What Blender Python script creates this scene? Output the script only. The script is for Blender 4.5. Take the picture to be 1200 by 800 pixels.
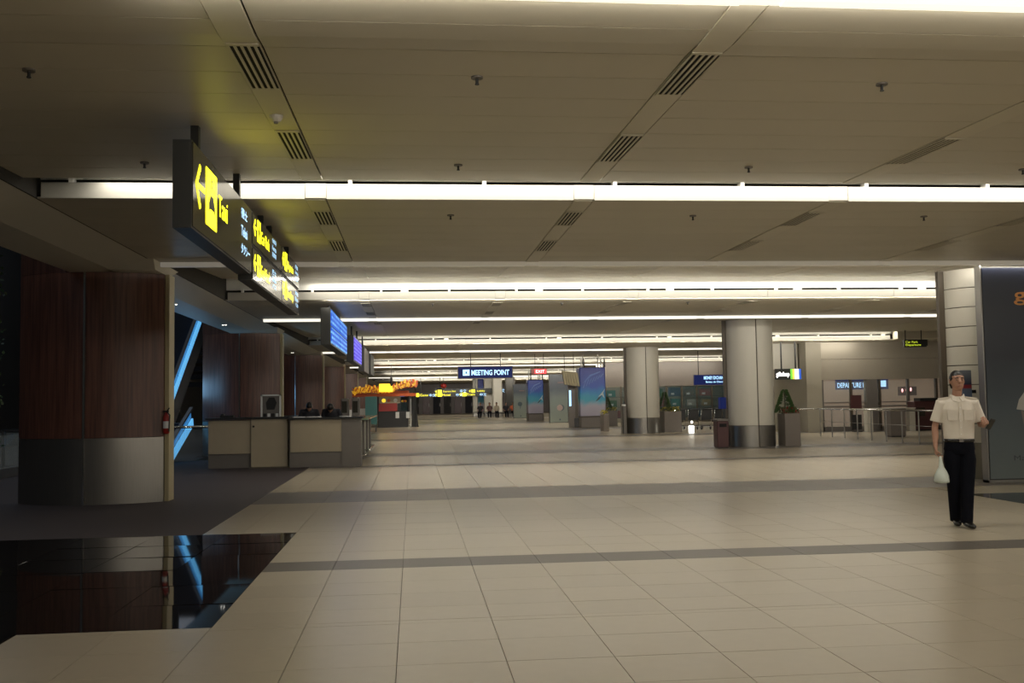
import bpy, math, random
from mathutils import Vector, Matrix
R = random.Random(7)
PI = math.pi
for o in list(bpy.data.objects):
    bpy.data.objects.remove(o)
SC = bpy.context.scene
COL = SC.collection

# ------------------------------------------------------------------ camera
H = 1.5
MX = ((0.99501385, -0.00985389, 0.09924892),
      (-0.09848217, 0.06027788, 0.99331155),
      (-0.0157705, -0.998133, 0.05900689))
cam = bpy.data.cameras.new('camera')
cam.lens = 35.1
cam.sensor_width = 36.0
cam.clip_end = 400
cam_ob = bpy.data.objects.new('camera', cam)
COL.objects.link(cam_ob)
rot = Matrix(((MX[0][0], -MX[0][1], -MX[0][2]), (MX[1][0], -MX[1][1], -MX[1][2]), (MX[2][0], -MX[2][1], -MX[2][2])))
cam_ob.matrix_world = Matrix.Translation((0, 0, H)) @ rot.to_4x4()
SC.camera = cam_ob
# ------------------------------------------------------------------ world, exposure
w = bpy.data.worlds.new('world')
SC.world = w
w.use_nodes = True
w.node_tree.nodes['Background'].inputs[0].default_value = (0.02, 0.025, 0.03, 1)
w.node_tree.nodes['Background'].inputs[1].default_value = 0.3
SC.view_settings.view_transform = 'Standard'
SC.view_settings.look = 'None'
SC.view_settings.exposure = 0.0
SC.view_settings.gamma = 1.0
SC.cycles.max_bounces = 8
SC.cycles.sample_clamp_indirect = 6.0

# ceiling rows: A rows are open light coves with a deep fascia, B rows are shallow light strips
A_ROWS = [10.9, 21.63, 38.5, 58.6, 80.5, 105.0]
B_ROWS = [5.2, 15.86, 26.55, 43.8, 62.4, 89.0]
WARM = (1.0, 0.945, 0.83)


def area(name, loc, sx, sy, power, color=WARM, rot=(0, 0, 0), spread=PI):
    l = bpy.data.lights.new(name, 'AREA')
    l.shape = 'RECTANGLE'
    l.size = sx
    l.size_y = sy
    l.energy = power
    l.color = color
    l.spread = spread
    o = bpy.data.objects.new(name, l)
    o.location = loc
    o.rotation_euler = rot
    COL.objects.link(o)
    return o


# fluorescent battens hidden above the open coves, one long row per cove
TUBE_P = {10.9: 215, 21.63: 390, 38.5: 330, 58.6: 280, 80.5: 260, 105.0: 200}
TUBE_X = {10.9: -3.3}
TUBE_T = {21.63: -0.3, 38.5: -0.55, 58.6: -0.5, 80.5: -0.5}
BACK_P = {21.63: 170, 38.5: 200, 58.6: 330, 80.5: 330, 105.0: 500}
TUBE_Z = {10.9: 3.94, 21.63: 4.2, 38.5: 4.07, 58.6: 4.07, 80.5: 4.07, 105.0: 4.07}
for ya in A_ROWS:
    xl_ = TUBE_X.get(ya, -2.2)
    area('cove_tube_light', ((xl_ + 19.2) / 2, ya - 0.18, TUBE_Z[ya]), 19.2 - xl_, 0.26, TUBE_P[ya], WARM, (TUBE_T.get(ya, 0.0), 0, 0))
# rows of the same coves behind the camera
for ya in (0.6, -8.0):
    area('cove_tube_light', (8.6, ya, 3.70), 21.4, 0.3, 330)

# added fill lights behind the deeper fascias, brighten pillars and floor beyond
for ya in BACK_P:
    area('fascia_back_fill_light', (8.6, ya + 0.06, 3.695), 21.0, 0.035, BACK_P[ya], WARM, (PI / 2 - 0.12, 0, 0))
# tubes hidden behind the shallow strips; they wash the vault and the hall beyond
STRIP_P = {-3.0: 230, 5.2: 150, 15.86: 240, 26.55: 95, 43.8: 420, 62.4: 420, 89.0: 480}
for yb in STRIP_P:
    area('strip_tube_light', (8.9, yb + 0.045, 3.692), 20.8, 0.075, STRIP_P[yb], WARM, (PI / 2 - 0.12, 0, 0))
# added cool fill light, lifts the dark void and carpet at the left
area('void_fill_light', (-10.5, 22, 8.9), 8, 60, 420, (0.75, 0.85, 1.0))

# ------------------------------------------------------------------ helpers
def mat(name, color, rough=0.5, metal=0.0, spec=0.5, emit=None, es=1.0, vary=0.0, noise=0.0, nscale=6.0, bump=0.0, stretch=None, alpha=1.0, trans=0.0, coat=0.0):
    m = bpy.data.materials.new(name)
    m.use_nodes = True
    nt = m.node_tree
    b = nt.nodes['Principled BSDF']
    b.inputs['Base Color'].default_value = (*color, 1)
    b.inputs['Roughness'].default_value = rough
    b.inputs['Metallic'].default_value = metal
    b.inputs['Specular IOR Level'].default_value = spec
    b.inputs['Alpha'].default_value = alpha
    b.inputs['Transmission Weight'].default_value = trans
    b.inputs['Coat Weight'].default_value = coat
    if emit:
        b.inputs['Emission Color'].default_value = (*emit, 1)
        b.inputs['Emission Strength'].default_value = es
    if vary or noise or bump:
        tc = nt.nodes.new('ShaderNodeTexCoord')
        mp = nt.nodes.new('ShaderNodeMapping')
        nt.links.new(tc.outputs['Object'], mp.inputs[0])
        if stretch:
            mp.inputs['Scale'].default_value = stretch
        n = nt.nodes.new('ShaderNodeTexNoise')
        n.inputs['Scale'].default_value = nscale
        n.inputs['Detail'].default_value = 5
        nt.links.new(mp.outputs[0], n.inputs[0])
        hsv = nt.nodes.new('ShaderNodeHueSaturation')
        hsv.inputs['Color'].default_value = (*color, 1)
        ma = nt.nodes.new('ShaderNodeMath')
        ma.operation = 'MULTIPLY_ADD'
        nt.links.new(n.outputs[0], ma.inputs[0])
        ma.inputs[1].default_value = noise * 2
        ma.inputs[2].default_value = 1 - noise
        last = ma.outputs[0]
        if vary:
            oi = nt.nodes.new('ShaderNodeObjectInfo')
            mb2 = nt.nodes.new('ShaderNodeMath')
            mb2.operation = 'MULTIPLY_ADD'
            nt.links.new(oi.outputs['Random'], mb2.inputs[0])
            mb2.inputs[1].default_value = vary * 2
            mb2.inputs[2].default_value = 1 - vary
            mc = nt.nodes.new('ShaderNodeMath')
            mc.operation = 'MULTIPLY'
            nt.links.new(last, mc.inputs[0])
            nt.links.new(mb2.outputs[0], mc.inputs[1])
            last = mc.outputs[0]
        nt.links.new(last, hsv.inputs['Value'])
        nt.links.new(hsv.outputs[0], b.inputs['Base Color'])
        if bump:
            bp = nt.nodes.new('ShaderNodeBump')
            bp.inputs['Strength'].default_value = bump
            bp.inputs['Distance'].default_value = 0.01
            nt.links.new(n.outputs[0], bp.inputs['Height'])
            nt.links.new(bp.outputs[0], b.inputs['Normal'])
    return m


def ramp_mat(name, stops, axis=2, lo=0.0, hi=1.0, rough=0.3, noise=0.0, nscale=2.0, spec=0.5, emit=0.0):
    """printed sheet: colour runs along one world axis of the sheet; flat print"""
    m = bpy.data.materials.new(name)
    m.use_nodes = True
    nt = m.node_tree
    b = nt.nodes['Principled BSDF']
    b.inputs['Roughness'].default_value = rough
    b.inputs['Specular IOR Level'].default_value = spec
    tc = nt.nodes.new('ShaderNodeTexCoord')
    sp = nt.nodes.new('ShaderNodeSeparateXYZ')
    nt.links.new(tc.outputs['Object'], sp.inputs[0])
    mr = nt.nodes.new('ShaderNodeMapRange')
    mr.inputs[1].default_value = lo
    mr.inputs[2].default_value = hi
    nt.links.new(sp.outputs[axis], mr.inputs[0])
    last = mr.outputs[0]
    if noise:
        n = nt.nodes.new('ShaderNodeTexNoise')
        n.inputs['Scale'].default_value = nscale
        n.inputs['Detail'].default_value = 6
        nt.links.new(tc.outputs['Object'], n.inputs[0])
        ma = nt.nodes.new('ShaderNodeMath')
        ma.operation = 'MULTIPLY_ADD'
        nt.links.new(n.outputs[0], ma.inputs[0])
        ma.inputs[1].default_value = noise
        ma.inputs[2].default_value = -noise / 2
        ad = nt.nodes.new('ShaderNodeMath')
        ad.operation = 'ADD'
        nt.links.new(last, ad.inputs[0])
        nt.links.new(ma.outputs[0], ad.inputs[1])
        last = ad.outputs[0]
    cr = nt.nodes.new('ShaderNodeValToRGB')
    el = cr.color_ramp.elements
    while len(el) < len(stops):
        el.new(0.5)
    for e, (p, c) in zip(el, stops):
        e.position = p
        e.color = (*c, 1)
    nt.links.new(last, cr.inputs[0])
    nt.links.new(cr.outputs[0], b.inputs['Base Color'])
    if emit:
        nt.links.new(cr.outputs[0], b.inputs['Emission Color'])
        b.inputs['Emission Strength'].default_value = emit
    return m


def wood_mat(name, c1, c2):
    m = bpy.data.materials.new(name)
    m.use_nodes = True
    nt = m.node_tree
    b = nt.nodes['Principled BSDF']
    b.inputs['Roughness'].default_value = 0.42
    tc = nt.nodes.new('ShaderNodeTexCoord')
    mp = nt.nodes.new('ShaderNodeMapping')
    mp.inputs['Scale'].default_value = (9, 9, 0.35)
    nt.links.new(tc.outputs['Object'], mp.inputs[0])
    n = nt.nodes.new('ShaderNodeTexNoise')
    n.inputs['Scale'].default_value = 3.0
    n.inputs['Detail'].default_value = 7
    nt.links.new(mp.outputs[0], n.inputs[0])
    cr = nt.nodes.new('ShaderNodeValToRGB')
    cr.color_ramp.elements[0].position = 0.32
    cr.color_ramp.elements[0].color = (*c1, 1)
    cr.color_ramp.elements[1].position = 0.68
    cr.color_ramp.elements[1].color = (*c2, 1)
    nt.links.new(n.outputs[0], cr.inputs[0])
    nt.links.new(cr.outputs[0], b.inputs['Base Color'])
    return m


def screen_mat(name, base, line, es, sx=8.0, sz=9.0):
    """lit display: rows of lighter text-like dashes on a coloured ground"""
    m = bpy.data.materials.new(name)
    m.use_nodes = True
    nt = m.node_tree
    b = nt.nodes['Principled BSDF']
    b.inputs['Roughness'].default_value = 0.5
    b.inputs['Specular IOR Level'].default_value = 0.1
    b.inputs['Base Color'].default_value = (0.01, 0.01, 0.015, 1)
    tc = nt.nodes.new('ShaderNodeTexCoord')
    sp = nt.nodes.new('ShaderNodeSeparateXYZ')
    nt.links.new(tc.outputs['Object'], sp.inputs[0])
    cb = nt.nodes.new('ShaderNodeCombineXYZ')
    nt.links.new(sp.outputs[1], cb.inputs[0])
    nt.links.new(sp.outputs[2], cb.inputs[1])
    br = nt.nodes.new('ShaderNodeTexBrick')
    br.inputs['Color1'].default_value = (*line, 1)
    br.inputs['Color2'].default_value = (*[base[i] * .6 + line[i] * .4 for i in range(3)], 1)
    br.inputs['Mortar'].default_value = (*base, 1)
    br.inputs['Scale'].default_value = 1.0
    br.inputs['Brick Width'].default_value = 1.0 / sx * 4
    br.inputs['Row Height'].default_value = 1.0 / sz
    br.inputs['Mortar Size'].default_value = 0.032
    nt.links.new(cb.outputs[0], br.inputs[0])
    nt.links.new(br.outputs[0], b.inputs['Emission Color'])
    b.inputs['Emission Strength'].default_value = es
    return m


class MB:
    def __init__(s):
        s.v = []
        s.f = []

    def add(s, vs, fs):
        k = len(s.v)
        s.v += [Vector(v) for v in vs]
        s.f += [tuple(i + k for i in f) for f in fs]
        return s

    def box(s, x0, x1, y0, y1, z0, z1):
        return s.add([(x0, y0, z0), (x1, y0, z0), (x1, y1, z0), (x0, y1, z0), (x0, y0, z1), (x1, y0, z1), (x1, y1, z1), (x0, y1, z1)],
                     [(0, 3, 2, 1), (4, 5, 6, 7), (0, 1, 5, 4), (1, 2, 6, 5), (2, 3, 7, 6), (3, 0, 4, 7)])

    def bev(s, x0, x1, y0, y1, z0, z1, b=0.01):
        """box with chamfered vertical and top edges"""
        p = [(x0 + b, y0), (x1 - b, y0), (x1, y0 + b), (x1, y1 - b), (x1 - b, y1), (x0 + b, y1), (x0, y1 - b), (x0, y0 + b)]
        q = [(x0 + b, y0 + b), (x1 - b, y0 + b), (x1 - b, y0 + b), (x1 - b, y1 - b), (x1 - b, y1 - b), (x0 + b, y1 - b), (x0 + b, y1 - b), (x0 + b, y0 + b)]
        vs = [(a, c, z0) for a, c in p] + [(a, c, z1 - b) for a, c in p] + [(a, c, z1) for a, c in q]
        fs = [tuple(range(7, -1, -1))] + [(i, (i + 1) % 8, 8 + (i + 1) % 8, 8 + i) for i in range(8)]
        fs += [(8 + i, 8 + (i + 1) % 8, 16 + (i + 1) % 8, 16 + i) for i in range(8)] + [tuple(range(16, 24))]
        return s.add(vs, fs)

    def quad(s, a, b, c, d):
        return s.add([a, b, c, d], [(0, 1, 2, 3)])

    def prism(s, pts, z0, z1):
        n = len(pts)
        return s.add([(x, y, z0) for x, y in pts] + [(x, y, z1) for x, y in pts],
                     [tuple(range(n - 1, -1, -1)), tuple(range(n, 2 * n))] + [(i, (i + 1) % n, n + (i + 1) % n, n + i) for i in range(n)])

    def tube(s, path, rads, n=10, up=None, caps=True):
        """loft of ellipses along a path; rads: r or (rx, ry)"""
        P = [Vector(p) for p in path]
        rings = []
        ref = Vector(up) if up else None
        for i, p in enumerate(P):
            d = (P[min(i + 1, len(P) - 1)] - P[max(i - 1, 0)])
            d = d.normalized() if d.length > 1e-9 else Vector((0, 0, 1))
            if ref is None:
                ref = Vector((1, 0, 0)) if abs(d.x) < 0.9 else Vector((0, 1, 0))
            a = (ref - d * ref.dot(d))
            a = a.normalized() if a.length > 1e-6 else d.orthogonal().normalized()
            b = d.cross(a)
            if not up:
                ref = a
            r = rads[i] if isinstance(rads, (list, tuple)) else rads
            rx, ry = r if isinstance(r, (list, tuple)) else (r, r)
            rings.append([p + a * (rx * math.cos(t)) + b * (ry * math.sin(t)) for t in [2 * PI * k / n for k in range(n)]])
        return s.rings(rings, caps)

    def rings(s, rings, caps=True):
        n = len(rings[0])
        vs = [v for r in rings for v in r]
        fs = []
        for i in range(len(rings) - 1):
            for k in range(n):
                fs.append((i * n + k, i * n + (k + 1) % n, (i + 1) * n + (k + 1) % n, (i + 1) * n + k))
        if caps:
            fs.append(tuple(range(n - 1, -1, -1)))
            fs.append(tuple(range((len(rings) - 1) * n, len(rings) * n)))
        return s.add(vs, fs)

    def cyl(s, p, q, r, n=10):
        return s.tube([p, q], r, n)

    def ell(s, c, r, nu=12, nv=8, M=None):
        c = Vector(c)
        rings = []
        for j in range(nv + 1):
            t = -PI / 2 + PI * j / nv
            cr = max(math.cos(t), 0.02)
            ring = []
            for k in range(nu):
                u = 2 * PI * k / nu
                v = Vector((r[0] * cr * math.cos(u), r[1] * cr * math.sin(u), r[2] * math.sin(t)))
                ring.append(c + (M @ v if M else v))
            rings.append(ring)
        return s.rings(rings)

    def build(s, name, m, parent=None, smooth=False, kind=None):
        off = Vector(parent['_w']) if parent is not None else Vector((0, 0, 0))
        me = bpy.data.meshes.new(name)
        me.from_pydata([tuple(v - off) for v in s.v], [], s.f)
        if smooth:
            for p in me.polygons:
                p.use_smooth = True
        me.materials.append(m)
        me.update()
        o = bpy.data.objects.new(name, me)
        if parent is not None:
            o.parent = parent
            o['_w'] = tuple(off)
        else:
            o['_w'] = (0, 0, 0)
        if kind:
            o['kind'] = kind
        COL.objects.link(o)
        return o


def fixnorm(o):
    import bmesh
    bm = bmesh.new()
    bm.from_mesh(o.data)
    bmesh.ops.recalc_face_normals(bm, faces=bm.faces)
    bm.to_mesh(o.data)
    bm.free()
    return o


def smooth_angle(o, a=0.5):
    for p in o.data.polygons:
        p.use_smooth = True
    o.data.set_sharp_from_angle(angle=a)
    return o


def tag(o, label, cat, group=None, kind='thing'):
    o['label'] = label
    o['category'] = cat
    o['kind'] = kind
    if group:
        o['group'] = group
    return o


def thing(name, label, cat, loc, group=None, kind='thing'):
    o = bpy.data.objects.new(name, None)
    o.empty_display_size = 0.1
    o.location = loc
    o['_w'] = tuple(loc)
    COL.objects.link(o)
    return tag(o, label, cat, group, kind)


def struct(name, loc=(0, 0, 0)):
    o = bpy.data.objects.new(name, None)
    o.location = loc
    o['_w'] = tuple(loc)
    o['kind'] = 'structure'
    COL.objects.link(o)
    return o


def shared(proto, name, loc_shift):
    """copy of a part under the same parent, moved"""
    c = proto.copy()
    COL.objects.link(c)
    c.location = Vector(proto.location) + Vector(loc_shift)
    return c


def copy_thing(root, loc, label, kids=True):
    r = root.copy()
    COL.objects.link(r)
    r.location = loc
    r['_w'] = tuple(loc)
    r['label'] = label
    for ch in list(root.children):
        c = ch.copy()
        COL.objects.link(c)
        c.parent = r
        for g in ch.children:
            d = g.copy()
            COL.objects.link(d)
            d.parent = c
    return r


def text(body, m, parent, origin, right, height, width=None, name='lettering', depth=0.003, align='LEFT', bold=0.0):
    """flat lettering standing on the plane (right, up=Z); origin = lower left corner (or centre) of the writing"""
    cu = bpy.data.curves.new('lettering', 'FONT')
    cu.body = body
    cu.size = 1.0
    cu.extrude = 0.0
    cu.offset = bold
    cu.resolution_u = 3
    t = bpy.data.objects.new('lettering_tmp', cu)
    COL.objects.link(t)
    dg = bpy.context.evaluated_depsgraph_get()
    dg.update()
    me = bpy.data.meshes.new_from_object(t.evaluated_get(dg))
    bpy.data.objects.remove(t)
    bpy.data.curves.remove(cu)
    xs = [v.co.x for v in me.vertices]
    ys = [v.co.y for v in me.vertices]
    if not xs:
        return None
    x0, x1, y0, y1 = min(xs), max(xs), min(ys), max(ys)
    sy = height / (y1 - y0)
    sx = sy if width is None else width / (x1 - x0)
    Rv = Vector(right).normalized()
    N = Rv.cross(Vector((0, 0, 1)))
    off = Vector(parent['_w'])
    og = Vector(origin)
    cx = (x0 + x1) / 2 if align == 'CENTER' else x0
    for v in me.vertices:
        v.co = og + Rv * ((v.co.x - cx) * sx) + Vector((0, 0, (v.co.y - y0) * sy)) + N * depth - off
    me.materials.clear()
    me.materials.append(m)
    o = bpy.data.objects.new(name, me)
    o.parent = parent
    o['_w'] = tuple(off)
    COL.objects.link(o)
    return o


def flat(pts, m, parent, origin, right, depth=0.003, name='pictogram', smooth=False):
    """flat polygon(s) on a plane; pts = list of polygons in (along right, up)"""
    Rv = Vector(right).normalized()
    N = Rv.cross(Vector((0, 0, 1)))
    mb = MB()
    for poly in pts:
        vs = [Vector(origin) + Rv * a + Vector((0, 0, b)) + N * depth for a, b in poly]
        mb.add(vs, [tuple(range(len(vs)))])
    return mb.build(name, m, parent)


# ------------------------------------------------------------------ materials
M = {}
M['tile'] = mat('floor_tile', (0.43, 0.375, 0.285), 0.28, vary=0.035, noise=0.06, nscale=9)
M['tile_far'] = mat('floor_tile_far', (0.43, 0.375, 0.285), 0.26, noise=0.06, nscale=0.9)
M['band'] = mat('grey_granite', (0.115, 0.1, 0.085), 0.4, vary=0.08, noise=0.12, nscale=60)
M['granite'] = mat('black_granite', (0.012, 0.0095, 0.0085), 0.035, vary=0.2, noise=0.2, nscale=40, spec=0.6)
M['carpet'] = mat('dark_carpet', (0.045, 0.033, 0.033), 0.75, noise=0.25, nscale=50, bump=0.3)
M['grout'] = mat('grout', (0.12, 0.1, 0.075), 0.8, noise=0.1)
M['plank'] = mat('ceiling_panel', (0.56, 0.515, 0.41), 0.45, vary=0.02, noise=0.03, nscale=3)
M['strip'] = mat('ceiling_strip', (0.59, 0.545, 0.43), 0.45, noise=0.03, nscale=3)
M['void'] = mat('ceiling_void', (0.03, 0.027, 0.022), 0.9, noise=0.1)
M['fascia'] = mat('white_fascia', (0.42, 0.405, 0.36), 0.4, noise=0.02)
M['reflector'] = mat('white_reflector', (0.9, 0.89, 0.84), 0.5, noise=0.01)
M['bstrip'] = mat('lit_strip', (0.8, 0.78, 0.7), 0.4, emit=(1.0, 0.95, 0.83), es=1.0, noise=0.01)
M['bstrip_off'] = mat('off_strip_faint_glow', (0.75, 0.7, 0.6), 0.4, emit=(1.0, 0.93, 0.8), es=0.1, noise=0.01)  # faint glow put into the colour of strips that are switched off
M['dark'] = mat('black_plastic', (0.012, 0.012, 0.012), 0.45, noise=0.1)
M['slot'] = mat('painted_void_shade', (0.004, 0.004, 0.004), 0.9, noise=0.1)  # near-black plates imitate the shade inside vent slots and bin mouth
M['soffit'] = mat('soffit_paint', (0.6, 0.56, 0.46), 0.5, noise=0.03)
M['wood'] = wood_mat('brown_wood_veneer', (0.075, 0.03, 0.02), (0.165, 0.068, 0.043))
M['steel'] = mat('brushed_steel', (0.27, 0.255, 0.235), 0.36, 0.9, noise=0.14, nscale=8, stretch=(14, 14, 0.3))
M['chrome'] = mat('chrome', (0.7, 0.7, 0.7), 0.15, 1.0, noise=0.02)
M['beige'] = mat('beige_plate', (0.4, 0.34, 0.2), 0.5, noise=0.04)
M['cream'] = mat('cream_cladding', (0.52, 0.49, 0.42), 0.42, vary=0.02, noise=0.03)
M['brown'] = mat('dark_brown_plate', (0.075, 0.058, 0.04), 0.5, noise=0.1)
M['counter'] = mat('counter_laminate', (0.37, 0.315, 0.225), 0.45, noise=0.05)
M['grey'] = mat('grey_laminate', (0.15, 0.135, 0.12), 0.45, noise=0.08)
M['signbody'] = mat('sign_body', (0.018, 0.018, 0.016), 0.4, noise=0.1)
M['signface'] = mat('sign_face', (0.04, 0.038, 0.03), 0.13, spec=0.3, noise=0.03)
M['yellow'] = mat('lit_yellow', (0.8, 0.75, 0.02), 0.4, emit=(1.0, 0.93, 0.015), es=3.6, noise=0.01)
M['yellowd'] = mat('lit_yellow_far', (0.8, 0.75, 0.02), 0.4, emit=(1.0, 0.9, 0.03), es=1.3, noise=0.01)
M['bluetxt'] = mat('lit_pale_blue', (0.4, 0.6, 0.9), 0.4, emit=(0.42, 0.72, 1.0), es=1.3, noise=0.01)
M['whitelit'] = mat('lit_white', (0.9, 0.9, 0.9), 0.4, emit=(1.0, 0.98, 0.95), es=2.0, noise=0.01)
M['redlit'] = mat('lit_red', (0.8, 0.05, 0.06), 0.4, emit=(1.0, 0.06, 0.07), es=0.9, noise=0.01)
M['navy'] = mat('navy_board', (0.004, 0.006, 0.03), 0.5, spec=0.1, emit=(0.01, 0.02, 0.12), es=0.5, noise=0.05)
M['escglow'] = mat('lit_blue_panel', (0.15, 0.4, 0.7), 0.3, emit=(0.13, 0.5, 0.92), es=0.85, noise=0.05)
M['escglow2'] = mat('lit_blue_glass', (0.05, 0.2, 0.45), 0.2, emit=(0.03, 0.17, 0.42), es=0.75, noise=0.1)
M['escstep'] = mat('escalator_step', (0.03, 0.035, 0.045), 0.5, 0.3, noise=0.1)
M['rubber'] = mat('black_rubber', (0.008, 0.008, 0.008), 0.3, noise=0.05)
M['redpaint'] = mat('red_paint', (0.32, 0.02, 0.015), 0.35, noise=0.05)
M['white'] = mat('white_paint', (0.7, 0.7, 0.67), 0.45, noise=0.02)
M['leaf'] = mat('dark_leaf', (0.035, 0.075, 0.02), 0.5, noise=0.3, nscale=9)
M['flower'] = mat('red_flower', (0.22, 0.015, 0.015), 0.55, noise=0.3, nscale=20)
M['yflower'] = mat('yellow_flower', (0.4, 0.32, 0.03), 0.55, noise=0.3, nscale=20)
M['planter'] = mat('brown_grey_planter', (0.14, 0.118, 0.1), 0.5, noise=0.06)
M['maroon'] = mat('maroon_cabinet', (0.065, 0.022, 0.022), 0.4, noise=0.08)
M['teal'] = mat('teal_board', (0.05, 0.19, 0.18), 0.45, noise=0.12, nscale=4)
M['gold'] = mat('glowing_gold_paper', (0.75, 0.42, 0.03), 0.4, emit=(1.0, 0.55, 0.02), es=0.22, noise=0.35, nscale=9)  # emission brightens the paper, which is no light source
M['orange'] = mat('orange_red_paper', (0.5, 0.09, 0.02), 0.5, noise=0.3, nscale=12)
M['goldboard'] = mat('lit_gold_board', (0.8, 0.6, 0.05), 0.4, emit=(1.0, 0.68, 0.03), es=0.95, noise=0.25, nscale=4)
M['paper'] = mat('paper', (0.75, 0.75, 0.73), 0.6, noise=0.02)
M['glassgreen'] = mat('green_edge_glass', (0.35, 0.5, 0.36), 0.08, trans=0.4, noise=0.02)
M['glass'] = mat('clear_glass', (0.75, 0.85, 0.85), 0.03, trans=0.0, alpha=0.13, noise=0.01)
M['glassdark'] = mat('tinted_glass', (0.06, 0.11, 0.12), 0.06, alpha=0.3, noise=0.02)
M['skin'] = mat('skin', (0.36, 0.19, 0.125), 0.5, noise=0.05)
M['hair'] = mat('black_hair', (0.006, 0.005, 0.005), 0.4, noise=0.2, nscale=60)
M['shirt'] = mat('cream_shirt', (0.66, 0.6, 0.52), 0.75, noise=0.05, nscale=14, bump=0.25)
M['trouser'] = mat('black_trouser', (0.004, 0.0045, 0.008), 0.9, spec=0.12, noise=0.2, nscale=12, bump=0.2)
M['shoe'] = mat('black_leather', (0.008, 0.007, 0.006), 0.25, noise=0.1)
M['eye'] = mat('eye_white', (0.3, 0.27, 0.24), 0.5, spec=0.2, noise=0.02)
M['lip'] = mat('lip', (0.3, 0.11, 0.08), 0.5, noise=0.02)
M['dkcloth'] = mat('dark_cloth', (0.02, 0.02, 0.026), 0.8, noise=0.1)
M['dkwall'] = mat('dark_wall', (0.03, 0.028, 0.024), 0.7, noise=0.15, nscale=1.5)
M['wall'] = mat('grey_beige_wall', (0.3, 0.27, 0.21), 0.6, noise=0.05, nscale=1)
M['metalband'] = mat('bronze_metal_band', (0.42, 0.375, 0.3), 0.36, 0.3, noise=0.16, nscale=0.7)
M['pink'] = mat('warm_interior_wall', (0.36, 0.29, 0.25), 0.7, noise=0.25, nscale=0.6)
M['pot'] = mat('light_globe', (0.9, 0.9, 0.85), 0.4, emit=(1.0, 0.96, 0.85), es=3.0, noise=0.01)

# ------------------------------------------------------------------ floor
TW = 0.632          # tile column pitch
X0 = -0.108         # a tile joint
G = 0.0045
floor = struct('floor')
MB().box(-16, 31, -11, 127, -0.3, -0.02).build('grout_bed', M['grout'], floor)
BANDS = [(9.24, 9.76), (15.45, 17.4), (23.65, 24.2), (28.2, 29.9), (39.4, 41.0), (50.0, 52.0), (66.0, 68.0), (84.0, 86.5)]
CARPX = -2.45


def tiles_region(xa, xb, rows, name, m, maxn, far_mb, tilt=0.0, x0=X0, pitch=TW):
    """tiles cut to [xa, xb]; the nearest ones single, the rest joined"""
    n = 0
    k0 = math.floor((xa - x0) / pitch)
    k1 = math.ceil((xb - x0) / pitch)
    cache = {}
    for (ya, yb) in rows:
        for k in range(k0, k1):
            a = max(xa, x0 + k * pitch)
            b = min(xb, x0 + (k + 1) * pitch)
            if b - a < 0.03:
                continue
            if n < maxn and -0.62 * yb - 0.9 < a < 0.55 * yb + 0.9:
                key = (round(b - a, 3), round(yb - ya, 3))
                if key not in cache:
                    hw, hd = (b - a) / 2 - G / 2, (yb - ya) / 2 - G / 2
                    o = MB().box(-hw, hw, -hd, hd, -0.02, 0).build(name, m, floor)
                    cache[key] = o
                else:
                    o = cache[key].copy()
                    COL.objects.link(o)
                o.location = ((a + b) / 2, (ya + yb) / 2, R.uniform(-0.0004, 0.0004))
                o.rotation_euler = (R.uniform(-tilt, tilt), R.uniform(-tilt, tilt), 0)
                n += 1
            else:
                far_mb.box(a + G / 2, b - G / 2, ya + G / 2, yb - G / 2, -0.02, 0)
    return n


def split(a, b, n):
    return [(a + (b - a) * i / n, a + (b - a) * (i + 1) / n) for i in range(n)]


far = MB()
rows_a = [(4.22, 4.76), (4.76, 5.3), (5.3, 5.84), (5.84, 6.38), (6.38, 6.92), (6.92, 7.02)]
rows_b = [(7.02, 7.46), (7.46, 8.0), (8.0, 8.54), (8.54, 9.24)]
rows_c = split(9.76, 12.0, 4)
rows_d = split(12.0, 15.45, 6)
n = tiles_region(-2.65, 8.2, rows_a, 'tile', M['tile'], 300, far)
n += tiles_region(-1.37, 8.2, rows_b, 'tile', M['tile'], 300 - n, far)
n += tiles_region(-1.37, 8.2, rows_c, 'tile', M['tile'], 300 - n, far)
n += tiles_region(CARPX, 8.2, rows_d, 'tile', M['tile'], 300 - n, far)
# joined: near strip under the camera, both sides, and the far hall
far.box(-2.65, 26, -11, 4.22 - G, -0.02, 0)
for ra in (rows_a + rows_b + rows_c):
    far.box(8.2 + G, 26, ra[0] + G / 2, ra[1] - G / 2, -0.02, 0)
for i in range(len(BANDS) - 1):
    ya, yb = BANDS[i][1], BANDS[i + 1][0]
    if i == 0:
        continue
    xl = CARPX if yb < 24.5 else -3.9
    if yb < 32:
        tiles_region(xl, 26, split(ya, yb, max(1, round((yb - ya) / 0.56))), 'tile', M['tile'], 0, far)
    else:
        for (a, b) in split(ya, yb, max(1, round((yb - ya) / 1.1))):
            for k in range(-5, 25):
                far.box(k * 1.264 + G / 2, (k + 1) * 1.264 - G / 2, a + G / 2, b - G / 2, -0.02, 0)
far.box(-6, 30, 86.5, 127, -0.02, 0)
far.build('tile_field', M['tile_far'], floor, kind='stuff')
farb = MB()
nb = 0
for i, (ya, yb) in enumerate(BANDS):
    xl = (-1.37, CARPX, CARPX)[i] if i < 3 else -6
    if i < 2:
        nb += tiles_region(xl, 8.2 if i == 0 else 14, split(ya, yb, 1 if i == 0 else 2), 'band_tile', M['band'], 120, farb)
    else:
        farb.box(xl, 26, ya + G, yb - G, -0.02, 0)
farb.box(8.2 + G, 26, 9.24, 9.76, -0.02, 0).box(14, 26, 15.45, 17.4, -0.02, 0)
farb.build('granite_band', M['band'], floor, kind='stuff')
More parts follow.
